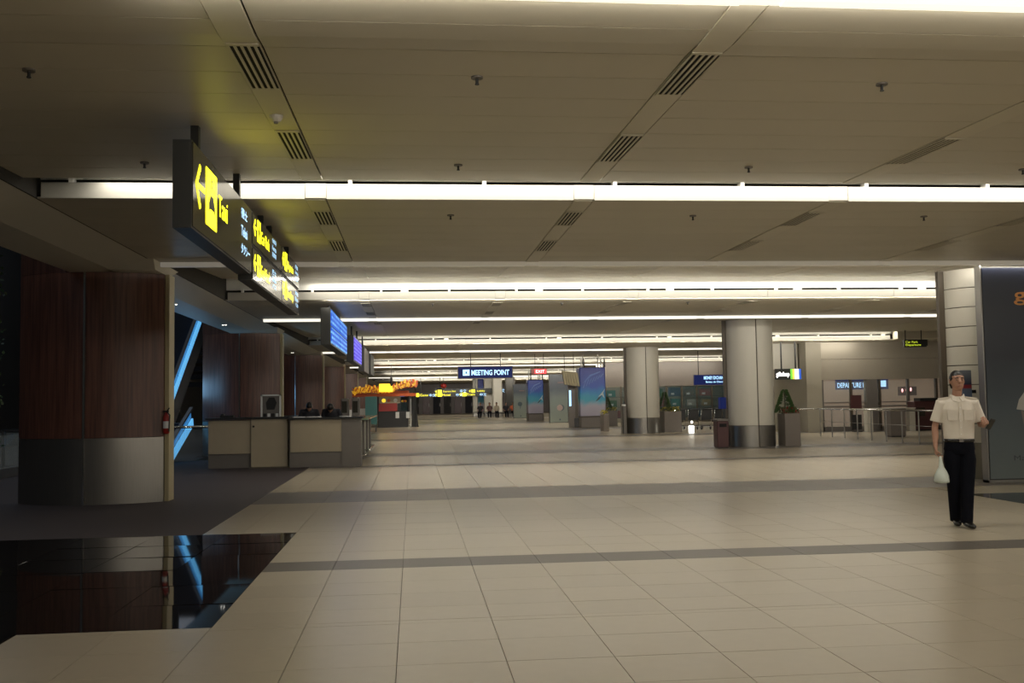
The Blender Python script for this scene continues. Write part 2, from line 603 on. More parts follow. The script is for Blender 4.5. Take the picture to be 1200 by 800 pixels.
# black polished granite islands on both sides
fg = MB()
tiles_region(-6.2, -1.37, split(7.02, 12.0, 6), 'granite_tile', M['granite'], 120, fg, tilt=0.0045, x0=-1.37, pitch=0.805)
tiles_region(-6.2, -2.65, split(4.5, 7.02, 3), 'granite_tile', M['granite'], 120, fg, tilt=0.0022, x0=-2.65, pitch=0.805)
tiles_region(8.2, 11.4, split(12.4, 14.3, 2), 'granite_tile', M['granite'], 40, fg, tilt=0.001, x0=8.2, pitch=0.805)
fg.box(-16, -6.2 - G, -11, 12.0, -0.02, 0).box(-6.2, -2.65 - G, -11, 4.5 - G, -0.02, 0).box(11.4 + G, 26, 12.4, 14.3, -0.02, 0)
fg.build('granite_field', M['granite'], floor, kind='stuff')
fr = MB()
fr.box(8.2 + G, 26, 12.0, 12.4 - G, -0.02, 0).box(8.2 + G, 26, 14.3 + G, 15.45, -0.02, 0)
fr.build('tile_margin', M['tile_far'], floor, kind='stuff')
MB().box(-16, CARPX - G, 12.0 + G, 24.2, -0.02, 0).box(-16, -3.9, 24.2, 127, -0.02, 0.0).build('carpet', M['carpet'], floor)

# ------------------------------------------------------------------ ceiling
ceil = struct('ceiling')
XL, XR = -3.95, 27.0
PITCH = 2.955
SX = [-1.03 + PITCH * k for k in range(-1, 10)]     # centres of the service strips
SW = 0.115


def smooth(t):
    t = max(0, min(1, t))
    return t * t * (3 - 2 * t)


def zc(y):
    """height of the ceiling lining at depth y"""
    for i, yb in enumerate(B_ROWS):
        ya = A_ROWS[i]
        if yb < y < ya:
            rise, edge = ((0.03, 0.135) if i == 0 else (0.22, 0.42) if i == 1 else (0.1, 0.29))
            up = smooth((y - yb - 0.75) / 0.35)
            return 3.72 + rise * up + (edge - rise) * max(0, min(1, (y - yb - 1.1) / (ya - 0.35 - yb - 1.1)))
    return 3.72


def bays():
    xs = [XL] + [x for x in SX if XL < x < XR] + [XR]
    out = []
    for a, b in zip(xs[:-1], xs[1:]):
        out.append((a + (SW if a > XL else 0), b - (SW if b < XR else 0)))
    return out


def sheet(x0, x1, y0, y1, z0, z1, t=0.02):
    mb = MB()
    return [(x0, y0, z0), (x1, y0, z0), (x1, y1, z1), (x0, y1, z1), (x0, y0, z0 + t), (x1, y0, z0 + t), (x1, y1, z1 + t), (x0, y1, z1 + t)], \
        [(0, 3, 2, 1), (4, 5, 6, 7), (0, 1, 5, 4), (1, 2, 6, 5), (2, 3, 7, 6), (3, 0, 4, 7)]


farc = MB()
fars = MB()
ncp = 0
edges = sorted([(y, 'A') for y in A_ROWS] + [(y, 'B') for y in B_ROWS])
spans = [(-10.0, 0.3, 0.5), (0.95, 5.1, 0.52)]
for (ya, ka), (yb, kb) in zip(edges[:-1], edges[1:]):
    spans.append((ya + 0.035, yb - (0.35 if kb == 'A' else 0.06), 0.52))
spans.append((105.05, 127, 2.0))
for (ya, yb, pw) in spans:
    npl = max(1, round((yb - ya) / (pw if ya < 30 else 1.6)))
    for (a, b) in split(ya, yb, npl):
        g = 0.004 if a < 20 else 0.006
        z0, z1 = zc(a + 0.001), zc(b - 0.001)
        if b - a > 0.3 and ya > 5 and abs(a - (ya)) > 0.5 and abs(zc(a) - zc(a + 0.4)) > 0.012:
            parts = [(a, (a + b) / 2), ((a + b) / 2, b)]
        else:
            parts = [(a, b)]
        single = 5.0 < ya < 17 and ncp < 300
        cache = {}
        for (x0, x1) in bays():
            vis = x0 < 0.62 * b + 0.5
            if single and vis and ncp < 300:
                key = round(x1 - x0, 3)
                if key not in cache:
                    mbp = MB()
                    for (pa, pb) in parts:
                        mbp.add(*sheet(x0, x1, pa + (g if pa == a else 0), pb - (g if pb == b else 0), zc(pa + 0.001), zc(pb - 0.001)))
                    o = mbp.build('ceiling_plank', M['plank'], ceil)
                    cache[key] = (o, x0)
                else:
                    o = shared(cache[key][0], 'ceiling_plank', (x0 - cache[key][1], 0, 0))
                ncp += 1
            else:
                for (pa, pb) in parts:
                    farc.add(*sheet(x0, x1, pa + (g if pa == a else 0), pb - (g if pb == b else 0), zc(pa + 0.001), zc(pb - 0.001)))
        for xs in SX:
            if XL < xs < XR:
                for (pa, pb) in parts:
                    fars.add(*sheet(xs - SW + 0.006, xs + SW - 0.014, pa, pb, zc(pa + 0.001) - 0.006, zc(pb - 0.001) - 0.006))
farc.build('plank_field', M['plank'], ceil, kind='stuff')
fars.build('service_strip', M['strip'], ceil, kind='stuff')
MB().box(XL, XR, -10, 127, 4.46, 4.6).box(XL - 0.02, XL, -10, 127, 3.722, 4.5).build('ceiling_slab', M['void'], ceil)
# sides of the light coves, white inside
cv = MB()
for i, ya in enumerate(A_ROWS):
    cv.box(XL, XR, ya - 0.42, ya - 0.38, zc(ya - 0.36) + 0.03, 4.46)
cv.build('cove_side', M['reflector'], ceil)

MB().box(19.3, XR, 38.1, 38.54, 3.72, 4.3).box(19.3, XR, 58.2, 58.64, 3.72, 4.3).box(19.3, XR, 80.1, 80.54, 3.72, 4.3).box(19.3, XR, 104.6, 105.05, 3.72, 4.3).build('cove_end_panel', M['plank'], ceil)
area('shop_fill_light', (14.0, 61.3, 3.65), 4.5, 0.3, 60, WARM, (-0.3, 0, 0))  # added fill light that brightens the goods in the shop window
ORD = ['nearest', 'second', 'third', 'fourth', 'fifth', 'sixth']
bounds = [XL] + [x for x in SX if XL < x < XR] + [XR]
for i, ya in enumerate(A_ROWS):
    t = thing('cove_light', f'{ORD[i]} deep lit ceiling cove with white fascia, counted from the taxi sign', 'ceiling light', (XL, ya, 3.72))
    xr = 19.3 if i >= 2 else 24.0
    for a, b in zip(bounds[:-1], bounds[1:]):
        if a > xr - 1:
            continue
        b = min(b, xr)
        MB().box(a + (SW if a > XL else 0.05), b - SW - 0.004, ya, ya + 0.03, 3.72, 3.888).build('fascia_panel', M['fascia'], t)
        if b < xr:
            MB().box(b - SW, b + SW - 0.004, ya + 0.006, ya + 0.034, 3.732, 3.892).build('joint_cap', M['fascia'], t)
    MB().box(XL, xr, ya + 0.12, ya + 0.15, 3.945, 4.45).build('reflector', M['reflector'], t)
    br = MB()
    x = XL + 0.35
    k = 0
    while x < xr:
        br.box(x - 0.022, x + 0.022, ya + 0.004, ya + 0.12, 3.888, 3.965)
        if k % 2 == 0 and i > 0:
            br.box(x + 0.42, x + 0.58, ya + 0.01, ya + 0.1, 3.888, 3.94)
        x += 1.47 if ya < 30 else 2.2
        k += 1
    br.build('bracket', M['reflector'], t, kind='stuff')
LB = ['topmost shallow light strip at the upper picture edge', 'dim unlit shallow light strip behind the nearest lit cove', 'thin lit light strip behind the second lit cove',
      'thin light strip behind the third lit cove', 'thin light strip behind the fourth lit cove', 'thin light strip behind the fifth lit cove']
for i, yb in enumerate(B_ROWS):
    t = thing('light_strip', LB[i], 'ceiling light', (XL, yb, 3.65))
    xr = 19.3 if i >= 3 else 24.0
    for a, b in zip(bounds[:-1], bounds[1:]):
        if a > xr - 1:
            continue
        b = min(b, xr)
        mm = M['bstrip_off'] if i == 1 or (i == 0 and b < 0) else M['bstrip']
        MB().box(a + (SW if a > XL else 0.08), b - SW - 0.004, yb - 0.05, yb + 0.03, 3.65, 3.732 if i else 3.74).build('strip_panel', mm, t)
        if b < xr:
            MB().box(b - SW, b + SW - 0.004, yb - 0.055, yb + 0.034, 3.658, 3.752 if i else 3.75).build('joint_cap', mm, t)

# air vents in the service strips
SN = ['strip beside the taxi sign', 'middle strip', 'second strip right of the taxi sign strip', 'third strip right of the taxi sign strip', 'fourth strip right of the taxi sign strip', 'fifth strip right of the taxi sign strip']
VR = [([(6.2, 7.2), (8.42, 9.52)], 'before the nearest cove', 4), ([(11.53, 12.44), (13.65, 14.6)], 'behind the nearest cove', 4),
      ([(22.3, 23.2), (24.4, 25.4)], 'behind the second cove', 6), ([(27.2, 28.2), (29.4, 30.4)], 'behind the thin lit strip', 6)]
for (prs, where, nst) in VR:
    for si in range(nst):
        xs = SX[si + 1] - 0.004
        for pi, (a, b) in enumerate(prs):
            za, zb = zc(a) - 0.008, zc(b) - 0.008
            t = thing('air_vent', f'{("front", "rear")[pi]} slotted vent, {SN[si]}, {where}', 'vent', (xs, (a + b) / 2, (za + zb) / 2), 'air vents in the ceiling strips')
            hw = 0.1
            mb = MB()
            vs, fs = sheet(xs - hw, xs + hw, a, b, za - 0.003, zb - 0.003, 0.002)
            mb.add(vs, fs).build('backing', M['slot'], t)
            fr = MB()
            for (x0, x1) in [(-hw, -hw + .016)] + [(-hw + 0.016 + 0.042 * j + 0.024, -hw + 0.016 + 0.042 * (j + 1)) for j in range(4)]:
                fr.add(*sheet(xs + x0, xs + min(x1, hw), a, b, za - 0.009, zb - 0.009, 0.006))
            e = 0.06
            fr.add(*sheet(xs - hw, xs + hw, a - 0.01, a + 0.03, za - 0.009, za - 0.009, 0.006))
            fr.add(*sheet(xs - hw, xs + hw, b - 0.03, b + 0.01, zb - 0.009, zb - 0.009, 0.006))
            fr.build('frame', M['strip'], t)
# sprinkler heads
pk = None
for (y, where) in [(6.85, 'front row before the nearest cove'), (9.75, 'rear row before the nearest cove'), (11.8, 'row behind the nearest cove'), (22.6, 'row behind the second cove')]:
    for bi, bn in enumerate(['bay left of the taxi sign', 'first bay right of the taxi sign', 'second bay right of the taxi sign', 'third bay right of the taxi sign']):
        x = SX[bi] + PITCH / 2 + 0.02 - (0.05 if bi == 0 else 0)
        z = zc(y)
        if y < 8 and bi == 3:
            continue
        lab = f'dark sprinkler head, {bn}, {where}'
        if pk is None:
            pk = thing('sprinkler', lab, 'sprinkler', (x, y, z), 'ceiling sprinklers')
            MB().cyl((x, y, z), (x, y, z - 0.014), 0.042, 12).build('rosette', M['grey'], pk)
            MB().cyl((x, y, z - 0.01), (x, y, z - 0.05), 0.011, 8).build('stem', M['dark'], pk)
            MB().cyl((x, y, z - 0.05), (x, y, z - 0.058), 0.015, 10).build('deflector', M['dark'], pk)
        else:
            copy_thing(pk, (x, y, z), lab)
y, x = 7.95, -1.06
sd = thing('smoke_detector', 'small round smoke detector between two vents beside the taxi sign', 'smoke detector', (x, y, zc(y)))
MB().tube([(x, y, zc(y) - 0.005), (x, y, zc(y) - 0.03), (x, y, zc(y) - 0.055)], [0.055, 0.052, 0.03], 16).build('housing', M['cream'], sd)
MB().tube([(x, y, zc(y) - 0.055), (x, y, zc(y) - 0.07)], [0.02, 0.016], 10).build('sensor', M['grey'], sd)

# ------------------------------------------------------------------ left bulkhead, soffit and void
bk = struct('ceiling_bulkhead')
mb = MB()
mb.add([(-3.97, -10, 3.72), (-4.6, -10, 3.6), (-4.6, 127, 3.6), (-3.97, 127, 3.72), (-3.97, -10, 3.76), (-4.6, -10, 3.7), (-4.6, 127, 3.7), (-3.97, 127, 3.76)],
       [(0, 1, 2, 3), (4, 7, 6, 5), (0, 4, 5, 1), (2, 6, 7, 3), (1, 5, 6, 2)])
mb.build('sloped_cove', M['soffit'], bk)
MB().box(-5.25, -4.6, -10, 127, 3.6, 3.72).box(-5.3, -5.25, -10, 127, 3.6, 4.6).build('soffit', M['soffit'], bk)
PY = [16.1, 30.0, 43.9, 57.8, 71.7, 85.6]
for py in PY:
    MB().add([(-4.7, py - 0.35, 3.6), (-3.93, py - 0.35, 3.6), (-3.93, py + 0.6, 3.6), (-4.7, py + 0.6, 3.6),
              (-4.7, py - 0.7, 3.722), (-3.87, py - 0.7, 3.722), (-3.87, py + 0.9, 3.722), (-4.7, py + 0.9, 3.722)],
             [(0, 3, 2, 1), (4, 5, 6, 7), (0, 1, 5, 4), (1, 2, 6, 5), (2, 3, 7, 6), (3, 0, 4, 7)]).build('pillar_head', M['soffit'], bk)
for i, (y, w1) in enumerate([(12.0, 'before the nearest wood pillar'), (21.1, 'between the first and second wood pillars, front'), (26.6, 'between the first and second wood pillars, rear'), (41.4, 'beyond the second wood pillar')]):
    t = thing('downlight', f'small bright downlight in the left soffit {w1}', 'downlight', (-4.88, y, 3.6))
    MB().tube([(-4.88, y, 3.6), (-4.88, y, 3.588)], [0.075, 0.07], 14).build('rim', M['chrome'], t)
    for dx in (-0.035, 0.035):
        MB().ell((-4.88 + dx, y, 3.586), (0.025, 0.025, 0.012), 8, 4).build('lamp', M['pot'], t)

# outer shell
MB().box(-16.3, -16, -11, 127, 0, 9.3).build('wall_left', M['dkwall'], None, kind='structure')
MB().box(30, 30.3, -11, 127, 0, 4.6).build('wall_right', M['wall'], None, kind='structure')
MB().box(-16.3, 30.3, 127, 127.3, 0, 9.3).build('wall_far', mat('far_wall_paint', (0.2, 0.175, 0.165), 0.6, noise=0.4, nscale=0.5), None, kind='structure')
MB().box(-16.3, 30.3, -11.3, -11, 0, 9.3).build('wall_back', M['wall'], None, kind='structure')
MB().box(-16.3, -5.25, -11, 127, 9.1, 9.3).build('ceiling_void_roof', M['void'], None, kind='structure')
wl = struct('wall_left_screen')
MB().box(-15.5, -9.9, 44, 44.2, 0, 9.1).build('screen_wall', M['dkwall'], wl)
for ix in range(4):
    for iz in range(5):
        x = -14.9 + ix * 1.25
        z = 0.4 + iz * 1.7
        MB().box(x, x + 1.1, 43.93, 43.99, z, z + 1.45).build('pane', M['glassdark'], wl)

# ------------------------------------------------------------------ wood pillars
def pillar_plan(cy):
    """plan of the D shaped pillar: curved front from the left to the right, flat back"""
    pts = [(-6.22, cy + 0.6), (-6.22, cy + 0.47)]
    for k in range(13):
        x = -6.1 + (2.17) * k / 12
        u = (x + 5.0) / 1.1
        pts.append((x, cy - 0.1 + 0.33 * u * u + (0.1 if u < 0 else 0) * u * u))
    pts += [(-3.93, cy + 0.6)]
    return pts


PL = ['nearest wood clad pillar with steel base at left', 'second wood clad pillar, behind the beige counter', 'third wood clad pillar, behind the counter staff', 'fourth wood clad pillar, narrow, left of the kiosk', 'fifth wood clad pillar just left of the kiosk garland', 'sixth wood clad pillar, farthest of the row']
for i, py in enumerate(PY):
    t = thing('wood_pillar', PL[i], 'pillar', (-5.0, py, 0), 'wood clad pillars')
    pl = pillar_plan(py)
    li = [p for p in pl if p[0] <= -5.06]
    ri = [p for p in pl if p[0] >= -5.04]
    ys = pl[8][1]
    left = [p for p in pl if p[0] < -5.07] + [(-5.07, py - 0.09), (-5.07, py + 0.6)]
    right = [(-5.03, py + 0.6), (-5.03, py - 0.1)] + [p for p in pl if p[0] > -5.02]
    smooth_angle(fixnorm(MB().prism(left, 1.02, 3.597).build('wood_panel', M['wood'], t)))
    smooth_angle(fixnorm(MB().prism(right, 1.02, 3.597).build('wood_panel', M['wood'], t)))
    up_ = [p for p in pl if p[0] < -5.36] + [(-5.36, py - 0.05), (-5.36, py + 0.6)]
    smooth_angle(fixnorm(MB().prism(up_, 3.6, 6.2).build('wood_panel', M['wood'], t)))
    smooth_angle(fixnorm(MB().prism(left, 0.0, 1.015).build('steel_base', M['steel'], t)))
    smooth_angle(fixnorm(MB().prism(right, 0.0, 1.015).build('steel_base', M['steel'], t)))
    MB().box(-5.066, -5.034, py - 0.125, py + 0.3, 0, 3.597).build('seam_strip', M['chrome'], t)
    MB().box(-3.925, -3.86, py + 0.26, py + 0.6, 0, 3.597).build('side_plate', M['beige'], t)
# fire extinguisher beside the nearest pillar
t = thing('fire_extinguisher', 'small red fire extinguisher hung on the nearest wood pillar', 'fire extinguisher', (-3.9, 16.3, 1.05))
tk_ = MB().tube([(-3.875, 16.26, 1.06), (-3.875, 16.26, 1.08), (-3.875, 16.26, 1.32), (-3.875, 16.26, 1.37), (-3.875, 16.26, 1.4)], [0.03, 0.05, 0.05, 0.03, 0.018], 14).build('tank', M['redpaint'], t, True)
MB().box(-3.93, -3.84, 16.245, 16.275, 1.40, 1.43).tube([(-3.86, 16.26, 1.43), (-3.83, 16.26, 1.47)], 0.01, 6).build('handle', M['dark'], t)
MB().tube([(-3.86, 16.24, 1.4), (-3.815, 16.22, 1.36), (-3.82, 16.21, 1.2), (-3.825, 16.215, 1.1)], 0.011, 7).build('hose', M['dark'], t)
MB().tube([(-3.875, 16.26, 1.15), (-3.875, 16.26, 1.26)], 0.0512, 14).build('paper_label', M['paper'], tk_)

# ------------------------------------------------------------------ escalators and balustrade in the void
def escalator(name, label, x, y0, z0, y1, z1, wid, glow, gap=0.55):
    t = thing(name, label, 'escalator', (x, y0, max(z0, 0)))
    d = Vector((0, y1 - y0, z1 - z0))
    L = d.length
    d.normalize()
    up = Vector((0, -d.z, d.y))

    def slab(a0, a1, h0, h1, xa, xb):
        p = Vector((0, y0, z0))
        c = []
        for xx in (xa, xb):
            for (a, h) in ((a0, h0), (a1, h0), (a1, h1), (a0, h1)):
                q = p + d * a + up * h
                c.append((xx, q.y, q.z))
        return c, [(0, 1, 2, 3), (7, 6, 5, 4), (0, 4, 5, 1), (1, 5, 6, 2), (2, 6, 7, 3), (3, 7, 4, 0)]
    fixnorm(MB().add(*slab(0, L, -0.95 if wid > 1 else -0.2, -0.13, x - wid, x)).build('truss', M['escstep'], t))
    # lit side panels with dark joints
    npan = 5
    for k in range(npan):
        a0, a1 = L * k / npan + 0.03, L * (k + 1) / npan - 0.03
        fixnorm(MB().add(*slab(a0, a1, -0.12, 0.1, x, x + 0.05)).build('side_panel', M['escglow'], t))
        fixnorm(MB().add(*slab(a0, a1, 0.13, 0.34, x - 0.02, x)).build('glass_panel', M['escglow2'], t))
        fixnorm(MB().add(*slab(a0, a1, 0.13, 0.34, x - wid, x - wid + 0.02)).build('glass_panel', M['escglow2'], t))
    for xx in (x, x - wid):
        fixnorm(MB().add(*slab(-0.1, L + 0.1, 0.34, 0.4, xx - 0.05, xx + 0.04)).build('handrail', M['rubber'], t))
    n = int(abs(z1 - z0) / 0.2)
    for k in range(n):
        ya = y0 + (y1 - y0) * k / n
        za = z0 + (z1 - z0) * k / n
        yb = y0 + (y1 - y0) * (k + 1) / n
        MB().box(x - wid + 0.05, x - 0.05, ya, yb - 0.02, za - 0.1, za + 0.2 - 0.015).build('step', M['escstep'], t)
    return t


escalator('escalator', 'blue lit escalator rising behind the nearest wood pillar', -7.45, 29.6, 0.2, 37.6, 5.6, 1.5, 1)
escalator('escalator', 'lower blue lit escalator seen through the glass balustrade', -6.3, 26.9, 0.16, 29.4, 1.05, 0.8, 1)
t = thing('glass_balustrade', 'glass balustrade with steel handrail at the edge of the void', 'balustrade', (-6, 26, 0))
MB().cyl((-11.5, 26, 0.96), (-4.95, 26, 0.96), 0.035, 10).build('handrail', M['chrome'], t, True)
for k in range(6):
    x = -11.4 + k * 1.28
    MB().box(x - 0.025, x + 0.025, 25.97, 26.03, 0, 0.94).build('post', M['steel'], t)
    if k < 5:
        MB().box(x + 0.05, x + 1.23, 25.99, 26.01, 0.1, 0.9).build('glass_pane', M['glass'], t)
t = thing('escalator_end', 'rounded black handrail end of an escalator at far left', 'escalator', (-8.9, 22.0, 0))
MB().tube([(-8.9, 22 + 0.42 * math.cos(a), 0.56 + 0.42 * math.sin(a)) for a in [PI / 2 + PI * k / 12 for k in range(13)]] + [(-8.9, 24.5, 0.14)], 0.05, 8).build('handrail', M['rubber'], t, True)
MB().box(-8.93, -8.87, 21.75, 24.5, 0.2, 0.92).build('glass_panel', M['glass'], t)
MB().box(-9.0, -8.8, 21.6, 24.5, 0, 0.2).build('base', M['steel'], t)
MB().box(-9.35, -9.22, 22.3, 22.45, 0, 0.95).build('lit_post', M['escglow2'], t)
area('escalator_light', (-6.9, 31.5, 2.0), 0.6, 5.0, 45, (0.25, 0.6, 1.0), (0, -PI / 2 - 0.5, 0))
t = thing('louvre_wall', 'dark louvred screen above the blue lit escalator', 'screen', (-9.2, 39.0, 0))
for k in range(13):
    MB().box(-10.4, -7.75, 38.9, 39.05, 2.2 + 0.3 * k, 2.38 + 0.3 * k).build('slat', M['escstep'], t)
for x in (-10.3, -7.85):
    MB().box(x - 0.05, x + 0.05, 39.05, 39.15, 0, 6.2).build('post', M['dark'], t)
# climbing plant
t = thing('climbing_plant', 'dark climbing plant on a pole at the far left edge', 'plant', (-8.15, 20.0, 0))
MB().tube([(-8.15, 20, 0), (-8.12, 20.02, 2.5), (-8.17, 20, 5.5)], [0.07, 0.06, 0.05], 8).build('stem', M['brown'], t)
lv = MB()
for k in range(650):
    z = R.uniform(0.7, 5.2)
    a = R.uniform(0, 2 * PI)
    r = R.uniform(0.05, 0.34)
    c = Vector((-8.15 + r * math.cos(a), 20 + r * math.sin(a), z))
    u = Vector((R.uniform(-1, 1), R.uniform(-1, 1), R.uniform(-1, 0.3))).normalized() * R.uniform(0.05, 0.11)
    v = u.orthogonal().normalized() * 0.03
    lv.add([c, c + u * 0.5 + v, c + u, c + u * 0.5 - v], [(0, 1, 2, 3)])
lv.build('foliage', M['leaf'], t, kind='stuff')

# ------------------------------------------------------------------ hanging signs on the left
FX = -1.69
RY = (0, 1, 0)


def arrow(sz):
    """left pointing chevron arrow with a shaft, in a box sz high"""
    h = sz / 2
    tk = 0.12 * sz
    return [[(0, 0), (0.42 * sz, h), (0.42 * sz + tk, h - 0.03), (tk * 1.35, 0)], [(0, 0), (tk * 1.35, 0), (0.42 * sz + tk, -h + 0.03), (0.42 * sz, -h)],
            [(tk * 0.9, 0.06 * sz), (0.95 * sz, 0.06 * sz), (0.95 * sz, -0.06 * sz), (tk * 0.9, -0.06 * sz)]]


t = thing('taxi_sign', 'big dark hanging sign with yellow arrow and the word Taxi', 'sign', (-1.77, 9.3, 2.88))
sb = MB().box(-1.845, FX - 0.012, 7.9, 10.75, 2.88, 3.575).build('sign_box', M['signbody'], t)
MB().box(FX - 0.012, FX, 7.91, 10.74, 2.895, 3.56).build('sign_face', M['signface'], sb)
for y in (8.35, 10.3):
    MB().box(-1.80, -1.735, y - 0.035, y + 0.035, 3.575, zc(y) - 0.0).build('hanger', M['dark'], t)
flat(arrow(0.37), M['yellow'], t, (FX, 7.99, 3.255), RY, name='arrow')
ic = [[(0, 0), (0.45, 0), (0.45, 0.48), (0, 0.48)]]
flat(ic, M['yellow'], t, (FX, 8.385, 3.0), RY, name='icon_square')
# taxi pictogram: a car seen from the front under a person with a raised arm
flat([[(0.1, 0.13), (0.15, 0.13), (0.15, 0.15), (0.31, 0.15), (0.31, 0.13), (0.36, 0.13), (0.36, 0.2), (0.33, 0.22), (0.30, 0.27), (0.16, 0.27), (0.13, 0.22), (0.1, 0.2)],
      [(0.19, 0.33), (0.25, 0.33), (0.25, 0.36), (0.19, 0.36)], [(0.2, 0.38), (0.24, 0.38), (0.25, 0.4), (0.24, 0.42), (0.2, 0.42), (0.19, 0.4)]], M['signbody'], t, (FX, 8.385, 3.0), RY, 0.006)
text('Taxi', M['yellow'], t, (FX, 8.93, 3.165), RY, 0.19, 0.42)
for k, s in enumerate(['德士', 'Teksi', 'タクシー']):
    text(s, M['bluetxt'], t, (FX, 10.1, 3.375 - 0.18 * k), RY, 0.105, (0.36, 0.36, 0.52)[k], bold=0.015)
t = thing('direction_sign', 'dark two row hanging sign with yellow arrows behind the taxi sign', 'sign', (-1.77, 13.0, 2.83))
for k, (z0, z1) in enumerate([(2.83, 3.185), (3.215, 3.57)]):
    for j, (a, b) in enumerate([(10.82, 13.17), (13.21, 15.2)]):
        c = MB().box(-1.845, FX - 0.012, a, b, z0, z1).build('sign_box', M['signbody'], t)
        MB().box(FX - 0.012, FX, a + 0.01, b - 0.01, z0 + 0.012, z1 - 0.012).build('sign_face', M['signface'], c)
MB().box(-1.83, FX - 0.02, 10.82, 15.19, 3.185, 3.215).build('divider', M['dark'], t)
for y in (11.9, 12.6, 14.3):
    MB().box(-1.80, -1.735, y - 0.035, y + 0.035, 3.57, zc(y) - 0.0).build('hanger', M['dark'], t)
for (y, z, s, tr) in [(10.9, 3.24, 'Car Park', ('停车场', 'Kereta', '駐車場')), (10.9, 2.855, 'Coach Stand', ('巴士', 'Bas', 'バス')), (13.28, 3.24, 'Skytrain', ('列车', 'Keretapi', '電車')), (13.28, 2.855, 'Bus Stop', ('车站', 'Bas', 'バス停'))]:
    flat(arrow(0.2), M['yellow'], t, (FX, y, z + 0.18), RY, name='arrow')
    flat([[(0, 0), (0.22, 0), (0.22, 0.24), (0, 0.24)]], M['yellow'], t, (FX, y + 0.24, z + 0.055), RY, name='icon_square')
    flat([[(0.06, 0.06), (0.16, 0.06), (0.17, 0.12), (0.14, 0.18), (0.08, 0.18), (0.05, 0.12)]], M['signbody'], t, (FX, y + 0.24, z + 0.055), RY, 0.006)
    text(s, M['yellow'], t, (FX, y + 0.5, z + 0.075), RY, 0.14, 0.66)
    for k, q in enumerate(tr):
        text(q, M['bluetxt'], t, (FX, y + 1.42, z + 0.23 - 0.085 * k), RY, 0.062, 0.33, bold=0.01)

M['scr_blue'] = screen_mat('blue_screen', (0.015, 0.12, 0.7), (0.25, 0.6, 1.0), 1.0)
M['scr_viol'] = screen_mat('violet_screen', (0.09, 0.05, 0.75), (0.28, 0.28, 1.0), 1.0)
t = thing('flight_board', 'hanging flight board of four bright blue screens', 'screen', (-1.82, 24.5, 2.78))
hs = MB().box(-1.98, -1.77, 21.9, 27.2, 2.78, 3.58).build('housing', M['signbody'], t)
for (a, b) in ((22.0, 24.5), (24.65, 27.1)):
    for (z0, z1) in ((2.82, 3.16), (3.2, 3.54)):
        MB().box(-1.77, -1.75, a, b, z0, z1).build('screen', M['scr_blue'], hs)
for y in (23, 26):
    MB().cyl((-1.88, y, 3.58), (-1.88, y, zc(y) + 0.015), 0.03, 8).build('hanger', M['dark'], t)
t = thing('violet_board', 'hanging board with a violet blue screen', 'screen', (-1.82, 32.5, 2.78))
hs = MB().box(-1.98, -1.77, 30.4, 35, 2.76, 3.56).build('housing', M['signbody'], t)
MB().box(-1.77, -1.75, 30.55, 34.85, 2.82, 3.5).build('screen', M['scr_viol'], hs)
for y in (31.3, 34.2):
    MB().cyl((-1.88, y, 3.56), (-1.88, y, zc(y) + 0.015), 0.03, 8).build('hanger', M['dark'], t)
t = thing('unlit_board', 'unlit grey hanging board behind the violet screen', 'sign', (-1.82, 41, 2.66))
MB().box(-1.98, -1.77, 37.0, 41.0, 2.66, 3.56).build('housing', M['grey'], t)
MB().box(-1.97, -1.74, 42.0, 45.6, 2.7, 3.56).build('dark_panel', M['signbody'], t)
for y in (38, 40.2, 43.5):
    MB().cyl((-1.88, y, 3.56), (-1.88, y, zc(y) + 0.015), 0.03, 8).build('hanger', M['dark'], t)
RXV = (1, 0, 0)
t = thing('meeting_point_sign', 'wide navy hanging sign reading MEETING POINT', 'sign', (3.6, 50, 2.68))
MB().box(2.27, 4.98, 50, 50.2, 2.66, 3.2).build('sign_box', M['navy'], t)
MB().box(2.24, 5.01, 50.02, 50.18, 3.2, 3.25).box(2.24, 5.01, 50.02, 50.18, 2.62, 2.66).box(2.24, 2.27, 50.0, 50.18, 2.62, 3.25).box(4.98, 5.01, 50.0, 50.18, 2.62, 3.25).build('frame', M['brown'], t)
flat([[(0, 0), (0.33, 0), (0.33, 0.3), (0, 0.3)]], M['bluetxt'], t, (2.5, 50, 2.78), RXV, name='icon_square')
flat([[(0.13, 0.1), (0.2, 0.1), (0.2, 0.2), (0.13, 0.2)], [(0.05, 0.05), (0.09, 0.09), (0.07, 0.1), (0.04, 0.07)], [(0.28, 0.05), (0.24, 0.09), (0.26, 0.1), (0.3, 0.07)]], M['navy'], t, (2.5, 50, 2.78), RXV, 0.006)
text('MEETING POINT', M['bluetxt'], t, (2.93, 50, 2.79), RXV, 0.27, 1.9, bold=0.02)
for x in (2.9, 4.4):
    MB().cyl((x, 50.1, 3.25), (x, 50.1, zc(50.1) + 0.015), 0.02, 6).build('hanger', M['dark'], t)
t = thing('exit_sign', 'small red lit hanging sign right of MEETING POINT', 'sign', (6.6, 52, 2.85))
MB().box(6.2, 7.0, 52, 52.15, 2.86, 3.14).build('sign_box', M['redpaint'], t)
MB().box(6.36, 6.98, 51.99, 52, 2.88, 3.12).build('sign_face', M['redlit'], t)
text('EXIT', M['whitelit'], t, (6.43, 51.99, 2.93), RXV, 0.14, 0.45)
for x in (6.4, 6.85):
    MB().cyl((x, 52.07, 3.14), (x, 52.07, zc(52.07) + 0.015), 0.015, 6).build('hanger', M['dark'], t)

